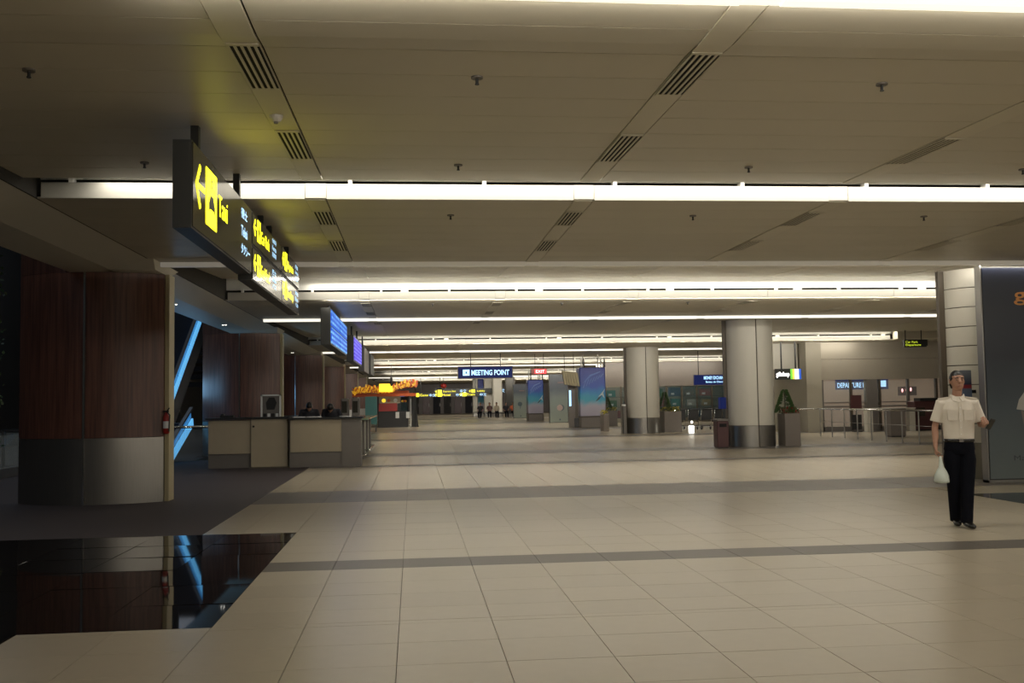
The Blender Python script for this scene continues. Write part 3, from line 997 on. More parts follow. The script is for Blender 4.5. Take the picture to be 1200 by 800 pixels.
# ------------------------------------------------------------------ information counters
t = thing('information_counter', 'beige information counter with grey plinth beside the dark carpet', 'counter', (-3.9, 24.5, 0))
MB().box(-4.85, -2.99, 24.42, 25.1, 0.0, 1.13).build('carcass', M['grey'], t)
MB().box(-4.84, -3.86, 24.38, 24.42, 0.34, 1.13).build('front_panel', M['counter'], t)
dr = MB().box(-3.84, -2.99, 24.33, 24.42, 0.02, 1.15).build('door', M['counter'], t)
MB().cyl((-3.78, 24.33, 0.98), (-3.78, 24.3, 0.98), 0.025, 8).build('lock', M['dark'], dr)
MB().bev(-4.9, -2.96, 24.28, 25.15, 1.15, 1.195).build('worktop', M['dark'], t)
t = thing('staff_counter', 'beige counter with grey end pillar in front of the two staff', 'counter', (-2.1, 24.4, 0))
MB().box(-2.93, -1.27, 24.22, 25.0, 0.0, 1.13).build('carcass', M['grey'], t)
MB().box(-2.9, -1.7, 24.15, 24.22, 0.36, 1.12).build('front_panel', M['counter'], t)
MB().box(-2.92, -1.7, 24.17, 24.22, 0.0, 0.35).build('plinth', M['grey'], t)
MB().box(-1.7, -1.24, 24.13, 24.6, 0.0, 1.13).build('end_pillar', M['grey'], t)
MB().bev(-2.95, -1.2, 24.05, 25.05, 1.13, 1.175).build('worktop', M['dark'], t)
t = thing('side_counter', 'cream side counter with green glass shelf beside the grey end pillar', 'counter', (-1.5, 28, 0))
for k in range(3):
    a = 25.15 + k * 2.0
    MB().box(-1.72, -1.36, a + 0.04, a + 1.86, 0.06, 1.0).build('front_panel', M['cream'], t)
    MB().box(-1.72, -1.30, a + 1.87, a + 2.03, 0.0, 1.06).build('post', M['grey'], t)
MB().box(-1.7, -1.4, 25.15, 31.1, 0, 0.06).build('plinth', M['grey'], t)
MB().bev(-1.74, -1.1, 25.1, 31.3, 1.08, 1.115, 0.006).build('glass_shelf', M['glassgreen'], t)
MB().cyl((-1.2, 25.3, 0.2), (-1.2, 31.1, 0.2), 0.03, 8).build('foot_rail', M['chrome'], t, True)
for y in (25.3, 28.2, 31.1):
    MB().cyl((-1.2, y, 0.2), (-1.36, y, 0.2), 0.02, 6).build('rail_bracket', M['chrome'], t)
# things on the counters
for i, (x, y, a, b, rz, lab) in enumerate([(-2.72, 24.4, 0.3, 0.22, 0.1, 'white paper sheets at the left end of the staff counter'), (-2.35, 24.3, 0.3, 0.2, -0.2, 'pale folder lying in front of the smaller member of staff'), (-1.62, 24.35, 0.25, 0.2, 0.3, 'loose white papers near the grey end pillar')]):
    t = thing('paper_stack', lab, 'papers', (x, y, 1.175), 'papers on the staff counter')
    for k in range(3):
        o = MB().box(-a / 2, a / 2, -b / 2, b / 2, 0, 0.006).build('sheet', M['paper'])
        o.parent = t
        o.location = (R.uniform(-.02, .02), R.uniform(-.02, .02), 0.0065 * k)
        o.rotation_euler = (0, 0, rz + R.uniform(-.2, .2))
t = thing('telephone', 'small dark telephone on the beige information counter', 'telephone', (-4.4, 24.7, 1.195))
tb_ = MB().bev(-4.62, -4.3, 24.6, 24.85, 1.195, 1.25).build('body', M['dark'], t)
MB().bev(-4.6, -4.53, 24.6, 24.84, 1.25, 1.29).build('handset', M['dark'], tb_)
t = thing('leaflet_rack', 'white framed rack of leaflets behind the beige counter', 'rack', (-3.75, 27.0, 0))
bd = MB().box(-3.98, -3.5, 26.96, 27.02, 0.0, 1.72).build('board', M['grey'], t)
MB().box(-4.0, -3.96, 26.93, 27.0, 0.0, 1.76).box(-3.52, -3.48, 26.93, 27.0, 0.0, 1.76).box(-4.0, -3.48, 26.93, 27.0, 1.72, 1.76).build('frame', M['paper'], t)
flat([[(0.0, 0), (0.2, 0.0), (0.26, 0.18), (0.2, 0.32), (0.06, 0.32), (-0.02, 0.18)]], M['dark'], t, (-3.85, 26.96, 1.36), RXV, name='picture')
for k in range(4):
    MB().box(-3.93 + k * 0.105, -3.86 + k * 0.105, 26.92, 26.955, 1.08, 1.26).build('leaflet', M['paper'] if k % 2 else M['dark'], bd)

# ------------------------------------------------------------------ people
def rotx(p, c, a):
    p, c = Vector(p), Vector(c)
    return c + Matrix.Rotation(a, 3, 'X') @ (p - c)


def hand(mb, wrist, d, palm, side, curl, s=1.0):
    """palm, four unequal fingers and a thumb; d = direction of the fingers, palm = palm normal, side = thumb side"""
    d, palm, side = Vector(d).normalized(), Vector(palm).normalized(), Vector(side).normalized()
    wv = Vector(wrist)
    mb.tube([wv, wv + d * 0.03 * s, wv + d * 0.085 * s], [(0.026 * s, 0.019 * s), (0.038 * s, 0.016 * s), (0.041 * s, 0.014 * s)], 10, up=side)
    for k, L in enumerate((0.072, 0.082, 0.077, 0.06)):
        p = wv + d * (0.083 * s) + side * ((0.031 - 0.0205 * k) * s)
        pts = [p]
        a = 0.0
        for seg in (0.45, 0.32, 0.23):
            a += curl
            pts.append(pts[-1] + (d * math.cos(a) + palm * math.sin(a)) * (L * seg * s))
        mb.tube([p - d * 0.015 * s] + pts, [0.0092 * s, 0.0095 * s, 0.009 * s, 0.008 * s, 0.0065 * s], 8)
    p = wv + d * 0.03 * s + side * 0.033 * s
    mb.tube([p - side * 0.012 * s, p + (side * 0.7 + d * 0.7 + palm * .3).normalized() * 0.035 * s, p + (side * 0.35 + d * 0.75 + palm * .6).normalized() * 0.065 * s], [0.012 * s, 0.0105 * s, 0.008 * s], 8)


def person(label, loc, rz, J, shirt, trouser, vox=0.007, lean=0.0, headpitch=0.0, headyaw=0.0, detail=True, long_hair=False, group=None):
    """adult 1.75 m tall facing local -y; J holds the joints of arms and legs"""
    t = thing('person', label, 'person', (0, 0, 0), group)
    piv = (0, 0, 0.98)
    U = lambda p: rotx(p, piv, lean)
    neck = U((0, 0.015, 1.47))
    Rh = Matrix.Rotation(lean, 3, 'X') @ Matrix.Rotation(headyaw, 3, 'Z') @ Matrix.Rotation(headpitch, 3, 'X')
    Hd = lambda p: neck + Rh @ (Vector(p) - Vector((0, 0.015, 1.47)))
    C = lambda mb, c, r, f, nu=14, nv=10: mb.ell(f(c), r, nu, nv, Rh if f is Hd else Matrix.Rotation(lean, 3, 'X'))
    b = MB()
    C(b, (0, -0.012, 1.645), (0.073, 0.09, 0.098), Hd)
    b.tube([Hd((0, -0.02, 1.69)), Hd((0, -0.03, 1.62)), Hd((0, -0.045, 1.565)), Hd((0, -0.055, 1.535))], [(0.07, 0.075), (0.068, 0.068), (0.054, 0.052), (0.03, 0.03)], 14, up=Rh @ Vector((1, 0, 0)))
    b.tube([Hd((0, -0.1, 1.66)), Hd((0, -0.117, 1.625)), Hd((0, -0.108, 1.607))], [0.011, 0.017, 0.013], 8)
    for s in (-1, 1):
        C(b, (s * 0.075, 0.0, 1.635), (0.012, 0.021, 0.032), Hd, 8, 6)
        C(b, (s * 0.03, -0.087, 1.672), (0.024, 0.014, 0.009), Hd, 8, 6)
    C(b, (0, -0.096, 1.575), (0.025, 0.014, 0.014), Hd, 8, 6)
    b.tube([U((0, 0.02, 1.40)), U((0, 0.012, 1.47)), Hd((0, 0.0, 1.53)), Hd((0, -0.01, 1.6))], [0.066, 0.056, 0.053, 0.05], 12)
    b.tube([U(p) for p in ((0, 0.0, 0.9), (0, 0, 1.05), (0, 0, 1.2), (0, 0.005, 1.33), (0, 0.01, 1.42), (0, 0.012, 1.455))], [(0.14, 0.09), (0.13, 0.08), (0.145, 0.09), (0.155, 0.09), (0.13, 0.07), (0.06, 0.05)], 14, up=(1, 0, 0))
    for s in (-1, 1):
        sh, el, wr = [U(p) for p in J['arm'][s]]
        sh0 = U((s * 0.11, 0.01, 1.4))
        fa = (wr - el)
        b.tube([sh0, sh, sh + (el - sh) * 0.5, el, el + fa * 0.3, wr], [0.04, 0.047, 0.04, 0.035, 0.037, 0.023], 12)
        hd, pn, sd, curl = J['hand'][s]
        hand(b, wr - Vector(hd).normalized() * 0.01, hd, pn, sd, curl)
    for s in (-1, 1):
        hp, kn, an = [Vector(p) for p in J['leg'][s]]
        b.tube([(hp.x, hp.y, hp.z + 0.03), hp + (kn - hp) * 0.3, kn, kn + (an - kn) * 0.3, an], [0.075, 0.075, 0.05, 0.05, 0.034], 12)
        b.tube([an, an + Vector((0, 0, -0.05))], [0.034, 0.03], 10)
    body = fixnorm(b.build('body', M['skin'], t, True))
    rm = body.modifiers.new('merge', 'REMESH')
    rm.mode = 'VOXEL'
    rm.voxel_size = vox
    rm.use_smooth_shade = True
    # hair: a cap whose rim runs from the forehead over the ears to the nape
    h = MB()
    rings = []
    nr, nu = 9, 24
    for j in range(nr + 1):
        ring = []
        for k in range(nu):
            u = 2 * PI * k / nu
            fx, fy = math.cos(u), math.sin(u)
            front = max(0.0, -fy) ** 1.2
            rim = 1.622 + 0.074 * front - (0.065 if fy > 0.2 else 0.0) - (0.09 if long_hair and fy > -0.35 else 0)
            v = j / nr
            z = rim + (1.762 - rim) * math.sin(v * PI / 2)
            q = max(0.0, 1 - ((z - 1.655) / 0.108) ** 2) ** 0.5 if z > 1.655 else 1.0 - 0.35 * ((1.655 - z) / 0.12) ** 2 * (0.2 if long_hair else 1)
            q = max(q, 0.03)
            ring.append(Hd((0.0805 * q * fx, 0.006 + 0.1 * q * fy, z + (0.004 * math.sin(5 * u) if j == 0 else 0))))
        rings.append(ring)
    h.rings(rings)
    ho = fixnorm(h.build('hair', M['hair'], t, True))
    if detail:
        for s in (-1, 1):
            e = MB()
            C(e, (s * 0.03, -0.088, 1.65), (0.012, 0.006, 0.0055), Hd, 10, 6)
            eo = e.build('eye', M['eye'], t, True)
            e2 = MB()
            C(e2, (s * 0.029, -0.0945, 1.65), (0.0065, 0.004, 0.006), Hd, 8, 6)
            e2.build('iris', M['hair'], eo, True)
            e3 = MB()
            e3.tube([Hd((s * 0.012, -0.1, 1.672)), Hd((s * 0.03, -0.102, 1.677)), Hd((s * 0.05, -0.088, 1.671))], [0.004, 0.0055, 0.003], 6)
            e3.build('eyebrow', M['hair'], t)
        e = MB()
        e.tube([Hd((-0.024, -0.1, 1.583)), Hd((0, -0.111, 1.585)), Hd((0.024, -0.1, 1.583))], [0.003, 0.007, 0.003], 6)
        e.build('mouth', M['lip'], t)
    # shirt with short sleeves
    s_ = MB()
    s_.tube([U(p) for p in ((0, 0.0, 0.955), (0, 0, 1.0), (0, 0, 1.08), (0, 0, 1.2), (0, 0.003, 1.32), (0, 0.01, 1.4), (0, 0.015, 1.445), (0, 0.012, 1.47))],
            [(0.155, 0.105), (0.162, 0.112), (0.168, 0.115), (0.172, 0.115), (0.182, 0.115), (0.165, 0.1), (0.1, 0.075), (0.066, 0.06)], 22, up=(1, 0, 0))
    for s in (-1, 1):
        sh, el, wr = [U(p) for p in J['arm'][s]]
        a = 0.78
        s_.tube([U((s * 0.09, 0.01, 1.39)), sh, sh + (el - sh) * 0.45, sh + (el - sh) * a], [0.058, 0.061, 0.062, 0.07], 14)
    so = fixnorm(s_.build('shirt', shirt, t, True))
    rm = so.modifiers.new('merge', 'REMESH')
    rm.mode = 'VOXEL'
    rm.voxel_size = vox * 1.25
    rm.use_smooth_shade = True
    if detail:
        for s in (-1, 1):
            c = MB()
            c.add([(s * 0.008, -0.066, 1.452), (s * 0.055, -0.04, 1.478), (s * 0.072, 0.01, 1.49), (s * 0.082, 0.0, 1.445), (s * 0.07, -0.075, 1.42), (s * 0.03, -0.098, 1.405)], [(0, 1, 4, 5), (1, 2, 3, 4)])
            co = c.build('collar', shirt, so)
            sm = co.modifiers.new('thick', 'SOLIDIFY')
            sm.thickness = 0.008
            sm.offset = 0
            p = MB()
            p.box(s * 0.085 - 0.048, s * 0.085 + 0.048, -0.125, -0.1, 1.195, 1.30)
            p.build('pocket', shirt, so)
            p = MB()
            p.box(s * 0.085 - 0.051, s * 0.085 + 0.051, -0.13, -0.1, 1.275, 1.312)
            p.build('pocket_flap', shirt, so)
            p = MB()
            p.add([(s * 0.085, -0.03, 1.445), (s * 0.205, -0.026, 1.425), (s * 0.205, 0.026, 1.425), (s * 0.085, 0.035, 1.445), (s * 0.085, -0.03, 1.462), (s * 0.205, -0.026, 1.446), (s * 0.205, 0.026, 1.446), (s * 0.085, 0.035, 1.462)],
                  [(0, 3, 2, 1), (4, 5, 6, 7), (0, 1, 5, 4), (1, 2, 6, 5), (2, 3, 7, 6), (3, 0, 4, 7)])
            p.build('epaulette', shirt, so)
        p = MB()
        p.box(-0.016, 0.016, -0.122, -0.1, 1.0, 1.40)
        p.build('placket', shirt, so)
        for k in range(5):
            MB().ell((0, -0.123, 1.04 + 0.075 * k), (0.006, 0.003, 0.006), 8, 4).build('button', M['paper'], so)
        bl = MB()
        bl.tube([(0, 0, 0.95), (0, 0, 0.985)], [(0.167, 0.119), (0.166, 0.118)], 22, up=(1, 0, 0))
        bo = bl.build('belt', M['shoe'], t, True)
        MB().box(-0.022, 0.022, -0.122, -0.112, 0.952, 0.985).build('buckle', M['grey'], bo)
    # trousers
    tr = MB()
    hz = J['leg'][1][0][2]
    tr.tube([(0, 0, 0.965), (0, 0, 0.93), (0, 0.004, 0.87), (0, 0.004, 0.815)], [(0.152, 0.106), (0.16, 0.113), (0.168, 0.118), (0.15, 0.1)], 20, up=(1, 0, 0))
    for s in (-1, 1):
        hp, kn, an = [Vector(p) for p in J['leg'][s]]
        tr.tube([(hp.x * 0.9, hp.y, hp.z), hp + (kn - hp) * 0.3, kn, kn + (an - kn) * 0.45, an + Vector((0, 0, -0.045))], [0.083, 0.092, 0.075, 0.07, 0.064], 14)
    to = fixnorm(tr.build('trousers', trouser, t, True))
    rm = to.modifiers.new('merge', 'REMESH')
    rm.mode = 'VOXEL'
    rm.voxel_size = vox * 1.25
    rm.use_smooth_shade = True
    for s in (-1, 1):
        an = Vector(J['leg'][s][2])
        f = Vector(J['foot'][s])
        g = Vector((f.x, f.y, 0)).normalized()
        z = an.z - 0.09
        sh = MB()
        pts = [an - g * 0.065 + Vector((0, 0, -0.045)), an + Vector((0, 0, -0.04)), an + g * 0.09 + Vector((0, 0, -0.052)), an + g * 0.165 + Vector((0, 0, -0.06)), an + g * 0.205 + Vector((0, 0, -0.064))]
        tilt = f.z
        pts = [p + Vector((0, 0, tilt * (p - an).dot(g))) for p in pts]
        sh.tube(pts, [(0.03, 0.03), (0.038, 0.042), (0.044, 0.034), (0.041, 0.027), (0.024, 0.02)], 12, up=Vector((0, 0, 1)).cross(g))
        sh.build('shoe', M['shoe'], t, True)
    for o in list(t.children):
        pass
    t.location = loc
    t.rotation_euler = (0, 0, rz)
    t['_w'] = tuple(loc)
    return t


W = {'arm': {-1: ((-0.18, 0.01, 1.385), (-0.245, 0.03, 1.12), (-0.262, -0.05, 0.885)), 1: ((0.18, 0.01, 1.385), (0.255, 0.05, 1.13), (0.262, -0.17, 1.175))},
     'hand': {-1: ((0.02, -0.25, -1), (1, 0.1, 0), (0, -1, -0.1), 0.75), 1: ((-0.35, -0.9, 0.25), (-0.6, 0.2, -0.7), (-0.3, 0.2, 0.9), 0.6)},
     'leg': {-1: ((-0.085, 0, 0.87), (-0.07, 0.02, 0.49), (-0.045, 0.1, 0.095)), 1: ((0.085, 0, 0.87), (0.06, -0.05, 0.48), (0.025, -0.1, 0.09))},
     'foot': {-1: (-0.1, -1, 0.0), 1: (0.12, -1, 0.0)}}
person('man in cream uniform shirt and black trousers walking across the beige floor', (6.165, 10.83, 0.003), -0.3, W, M['shirt'], M['trouser'], 0.006, headyaw=0.1)
# the bag that hangs from his hand and the dark pouch in the other one
t = thing('plastic_bag', 'small white plastic bag hanging from the right hand of the walking man', 'bag', (5.9, 10.75, 0.5))
mb = MB()
rr = []
for (z, r) in ((0.80, 0.012), (0.75, 0.018), (0.68, 0.03), (0.63, 0.06), (0.58, 0.078), (0.53, 0.085), (0.505, 0.075), (0.5, 0.03)):
    rr.append([Vector((5.895 + (0.785 - z) * 0.03 + r * math.cos(a) * R.uniform(0.88, 1.12), 10.755 + 0.8 * r * math.sin(a) * R.uniform(0.88, 1.12), z)) for a in [2 * PI * k / 12 for k in range(12)]])
fixnorm(mb.rings(rr).build('bag_body', mat('thin_plastic', (0.55, 0.6, 0.55), 0.35, noise=0.1), t, True))
t = thing('phone', 'dark phone held at the waist by the walking man', 'phone', (6.43, 10.58, 1.1))
o = MB().bev(-0.035, 0.035, -0.008, 0.008, 0, 0.13, 0.005).build('body', M['dark'])
o.parent = t
o2 = MB().box(-0.03, 0.03, -0.0085, -0.0079, 0.015, 0.115).build('display', M['signface'])
o2.parent = t
t.location = (6.395, 10.63, 1.1)
t.rotation_euler = (0.5, 0.2, 0.3)

S1 = {'arm': {-1: ((-0.18, 0.01, 1.40), (-0.24, -0.05, 1.12), (-0.13, -0.25, 1.02)), 1: ((0.18, 0.01, 1.40), (0.24, -0.05, 1.12), (0.13, -0.25, 1.02))},
      'hand': {-1: ((0.3, -0.9, 0), (0, 0, -1), (1, 0.2, 0), 0.25), 1: ((-0.3, -0.9, 0), (0, 0, -1), (-1, 0.2, 0), 0.25)},
      'leg': {-1: ((-0.085, 0, 0.87), (-0.09, -0.01, 0.48), (-0.09, 0.02, 0.09)), 1: ((0.085, 0, 0.87), (0.09, -0.01, 0.48), (0.09, 0.02, 0.09))},
      'foot': {-1: (-0.1, -1, 0), 1: (0.1, -1, 0)}}
person('member of staff with short black hair bending over the counter', (-2.62, 25.75, 0), 0.1, S1, M['dkcloth'], M['trouser'], 0.014, lean=0.66, headpitch=0.5, detail=False)
person('member of staff with bowed black hair reading at the counter end', (-2.03, 25.72, 0), -0.05, S1, M['dkcloth'], M['trouser'], 0.014, lean=0.66, headpitch=0.7, detail=False, long_hair=True)

# ------------------------------------------------------------------ round pillars on the right
def disc_pts(cx, cy, r, a0, a1, n):
    return [(cx + r * math.cos(a0 + (a1 - a0) * k / n), cy + r * math.sin(a0 + (a1 - a0) * k / n)) for k in range(n + 1)]


CP = [('nearest cream pillar, mostly behind the tall grey blue advert', 10.36, 17.25, 0.74, 0.62, 9), ('thick cream pillar with steel base, flower planter at its side', 10.3, 29.85, 0.72, 0.63, 1), ('cream pillar with steel base, farther down beside the blue advert', 10.0, 42.95, 0.72, 0.66, 1)]
for (lab, cx, cy, r, bz, nrow) in CP:
    t = thing('round_pillar', lab, 'pillar', (cx, cy, 0), 'cream round pillars')
    PT = zc(cy - r) - 0.002
    for (a0, a1) in ((PI * 0.5 + 0.02, PI * 1.5 - 0.025), (-PI * 0.5 + 0.025, PI * 0.5 - 0.02)):
        for k in range(nrow):
            z0 = bz + 0.01 + (PT - bz) * k / nrow
            z1 = bz + (PT - bz) * (k + 1) / nrow - (0.006 if nrow > 1 else 0)
            pts = disc_pts(cx, cy, r, a0, a1, 16) + disc_pts(cx, cy, r - 0.05, a1, a0, 16)
            smooth_angle(fixnorm(MB().prism(pts, z0, z1).build('cladding_panel', M['cream'], t)))
        pts = disc_pts(cx, cy, r + 0.012, a0, a1, 16) + disc_pts(cx, cy, r - 0.05, a1, a0, 16)
        smooth_angle(fixnorm(MB().prism(pts, 0, bz).build('steel_base', M['steel'], t)))
    MB().cyl((cx, cy, 0), (cx, cy, PT), r - 0.03, 24).build('core', M['brown'], t)
    MB().box(cx - r - 0.1, cx - r + 0.02, cy - 0.05, cy + 0.05, 0, PT).build('side_fin', M['brown'], t)

# tall advertising panel in front of the nearest round pillar
M['ad1'] = ramp_mat('advert_print_night', [(0.0, (0.15, 0.18, 0.185)), (0.35, (0.07, 0.092, 0.11)), (0.6, (0.013, 0.018, 0.032)), (1.0, (0.008, 0.01, 0.022))], 2, 0, 3.6, 0.35, 0.2, 0.8)
t = thing('advert_hoarding', 'tall grey blue advert panel with orange letters at right edge', 'advert', (10.9, 16.0, 0))
MB().box(9.6, 12.2, 15.98, 16.12, 0.04, 3.64).build('panel_body', M['signbody'], t)
MB().box(9.62, 12.18, 15.965, 15.98, 0.06, 3.62).build('print', M['ad1'], t)
MB().box(9.58, 9.6, 15.96, 16.13, 0.0, 3.66).box(12.2, 12.22, 15.96, 16.13, 0, 3.66).box(9.58, 12.22, 15.96, 16.13, 0.0, 0.04).build('frame', M['steel'], t)
text('great', mat('orange_print', (0.6, 0.26, 0.07), 0.5, noise=0.02), t, (10.17, 15.965, 2.98), RXV, 0.26, 1.05, bold=0.01)
text('Master', mat('dark_print', (0.05, 0.06, 0.07), 0.5, noise=0.02), t, (10.05, 15.965, 0.36), RXV, 0.085, 0.5)
# printed figure: a white sleeve and an arm that fades out, partly beyond the frame
flat([[(0.1, 0.28), (0.4, 0.66), (0.8, 0.7), (0.9, 0.2), (0.6, 0.12), (0.35, 0.2)], [(0.05, 0.12), (0.1, 0.28), (0.35, 0.2), (0.3, 0.08)]], mat('white_print', (0.5, 0.49, 0.46), 0.5, noise=0.05), t, (10.08, 15.965, 1.1), RXV, name='printed_sleeve')
flat([[(0.15, 0.1), (0.3, 0.06), (0.33, -0.5), (0.24, -0.5)]], mat('skin_print', (0.21, 0.17, 0.165), 0.5, noise=0.05), t, (10.06, 15.965, 1.1), RXV, name='printed_arm')
t = thing('notice', 'small blue and red notice on the nearest cream pillar', 'notice', (9.62, 16.6, 1.3))
M['notice'] = ramp_mat('notice_print', [(0.0, (0.1, 0.14, 0.22)), (0.45, (0.12, 0.16, 0.24)), (0.5, (0.3, 0.03, 0.04)), (0.56, (0.3, 0.03, 0.04)), (0.6, (0.03, 0.04, 0.08)), (1.0, (0.2, 0.22, 0.25))], 2, 0.0, 0.6)
MB().box(9.42, 9.62, 16.42, 16.44, 1.3, 1.9).build('board', M['notice'], t)
MB().box(9.62, 9.7, 16.425, 16.9, 1.5, 1.56).build('bracket', M['dark'], t)

# ------------------------------------------------------------------ planters, bins and stands by the pillars
def planter(label, x0, x1, y0, y1, h, flower, tree, fy=0.17, nf=230):
    t = thing('planter', label, 'planter', ((x0 + x1) / 2, (y0 + y1) / 2, 0), 'box planters')
    MB().bev(x0, x1, y0, y1, 0, h).build('box', M['planter'], t)
    fl = MB()
    lf = MB()
    for k in range(nf):
        c = Vector((R.uniform(x0, x1), R.uniform(y0, y1), h + R.uniform(0.0, fy)))
        u = Vector((R.uniform(-1, 1), R.uniform(-1, 1), R.uniform(-0.2, 0.8))).normalized() * 0.075
        v = u.orthogonal().normalized() * 0.03
        (fl if R.random() < 0.62 else lf).add([c, c + u * 0.5 + v, c + u, c + u * 0.5 - v], [(0, 1, 2, 3)])
    fl.build('blossom', flower, t, kind='stuff')
    for k in range(620):
        if not tree:
            break
        z = R.uniform(0, 1)
        cx = x0 + 0.13
        r = 0.25 * (1 - z) + 0.02
        a = R.uniform(0, 2 * PI)
        c = Vector((cx + r * math.cos(a), (y0 + y1) / 2 + r * math.sin(a), h + 0.05 + z * tree))
        u = Vector((math.cos(a), math.sin(a), -0.3)) * 0.09
        v = u.orthogonal().normalized() * 0.03
        lf.add([c, c + u * 0.5 + v, c + u, c + u * 0.5 - v], [(0, 1, 2, 3)])
    lf.build('foliage', M['leaf'], t, kind='stuff')
    if tree:
        MB().cyl((x0 + 0.13, (y0 + y1) / 2, h - 0.05), (x0 + 0.13, (y0 + y1) / 2, h + tree), 0.02, 6).build('trunk', M['brown'], t)
    return t


planter('brown grey planter with red flowers right of the thick cream pillar', 11.12, 11.6, 29.15, 29.75, 0.98, M['flower'], 0.68)
planter('brown grey planter with yellow flowers right of the farther cream pillar', 10.98, 11.75, 43.1, 43.9, 0.92, M['yflower'], 0.8)
planter('brown grey planter with yellow flowers right of the nearest blue advert', 10.65, 11.3, 54.8, 55.5, 0.85, M['yflower'], 0.75)
planter('low planter with yellow flowers left of the farther cream pillar', 8.75, 9.0, 45.6, 46.4, 0.8, M['yflower'], 0, nf=90)
t = thing('litter_bin', 'maroon litter bin left of the thick cream pillar', 'bin', (9.1, 29.1, 0))
bb = MB().bev(8.95, 9.3, 28.9, 29.3, 0.03, 0.8, 0.02).build('body', M['maroon'], t)
MB().bev(8.93, 9.32, 28.88, 29.32, 0.8, 0.86, 0.02).build('lid', M['grey'], t)
MB().box(9.02, 9.23, 28.885, 28.9, 0.62, 0.72).build('painted_opening', M['slot'], bb)
MB().box(8.97, 9.28, 28.92, 29.28, 0, 0.03).build('foot', M['dark'], t)
t = thing('payphone', 'dark upright stand between the litter bin and the thick cream pillar', 'stand', (9.4, 29.6, 0))
MB().box(9.34, 9.42, 29.55, 29.7, 0, 1.25).build('post', M['dark'], t)
MB().bev(9.26, 9.44, 29.5, 29.75, 1.15, 1.5, 0.02).build('head', M['navy'], t)
t = thing('information_stand', 'dark grey stand left of the farther cream pillar', 'stand', (9.2, 42.7, 0))
MB().bev(8.98, 9.15, 42.4, 42.85, 0, 1.18, 0.02).build('body', M['grey'], t)
MB().box(8.97, 9.0, 42.38, 42.4, 0, 1.2).build('edge', M['dark'], t)
MB().box(9.0, 9.13, 42.45, 42.7, 1.18, 1.26).build('screen', M['paper'], t)
t = thing('floor_lantern', 'small white glowing lantern on the floor right of the yellow flower planter', 'lantern', (11.95, 42.3, 0))
MB().bev(11.85, 12.05, 42.2, 42.4, 0.0, 0.3, 0.02).build('shade', M['pot'], t)
MB().ell((11.98, 42.3, 0.45), (0.05, 0.05, 0.06), 10, 6).build('bulb', M['pot'], t)
MB().cyl((11.98, 42.3, 0.29), (11.98, 42.3, 0.41), 0.008, 5).build('stem', M['dark'], t)

# baggage trolleys parked behind the thick pillar
def trolley_parts(t, x, y):
    o = MB()
    o.tube([(x - .25, y - .4, 0.95), (x - .25, y - .3, 0.6), (x - .25, y - .25, 0.2), (x - .25, y + .5, 0.16)], 0.02, 6)
    o.tube([(x + .25, y - .4, 0.95), (x + .25, y - .3, 0.6), (x + .25, y - .25, 0.2), (x + .25, y + .5, 0.16)], 0.02, 6)
    o.build('frame', M['chrome'], t, True)
    MB().cyl((x - .28, y - .4, 0.96), (x + .28, y - .4, 0.96), 0.03, 8).build('handle', M['dark'], t)
    MB().box(x - .24, x + .24, y - .38, y - .22, 0.45, 0.93).build('basket', M['dark'], t)
    MB().box(x - .22, x + .22, y - .2, y + .5, 0.17, 0.2).build('deck', M['dark'], t)
    for (dx, dy) in ((-.22, -.2), (.22, -.2), (0, .45)):
        MB().cyl((x + dx - .02, y + dy, 0.07), (x + dx + .02, y + dy, 0.07), 0.07, 10).build('wheel', M['rubber'], t)


tro = thing('baggage_trolley', 'baggage trolley, first from the left of the parked row', 'trolley', (12.55, 46.6, 0), 'parked baggage trolleys')
trolley_parts(tro, 12.55, 46.6)
for k in range(1, 4):
    copy_thing(tro, (12.55 + k * 0.6, 46.6 - 0.12 * k, 0), f'baggage trolley, {ORD[k]} from the left of the parked row')

# ------------------------------------------------------------------ advert columns farther down
M['sea'] = ramp_mat('advert_print_sea', [(0.0, (0.34, 0.31, 0.38)), (0.2, (0.4, 0.37, 0.44)), (0.34, (0.05, 0.36, 0.5)), (0.5, (0.012, 0.2, 0.52)), (0.62, (0.02, 0.08, 0.46)), (1.0, (0.01, 0.022, 0.3))], 2, 0.6, 3.25, 0.35, 0.28, 1.6)
M['moon'] = ramp_mat('advert_print_dusk', [(0.0, (0.16, 0.18, 0.15)), (0.5, (0.1, 0.12, 0.11)), (0.7, (0.022, 0.03, 0.042)), (1.0, (0.015, 0.018, 0.026))], 2, 0.0, 3.2, 0.4, 0.15, 1.0)
M['streak'] = mat('pale_print', (0.14, 0.25, 0.6), 0.5, noise=0.3, nscale=8)
M['dolph'] = mat('dark_print2', (0.03, 0.05, 0.06), 0.5, noise=0.1)
M['dolph2'] = mat('grey_print', (0.5, 0.6, 0.6), 0.5, noise=0.1)


def circle(cx, cz, r, n=20):
    return [(cx + r * math.cos(2 * PI * k / n), cz + r * math.sin(2 * PI * k / n)) for k in range(n)]


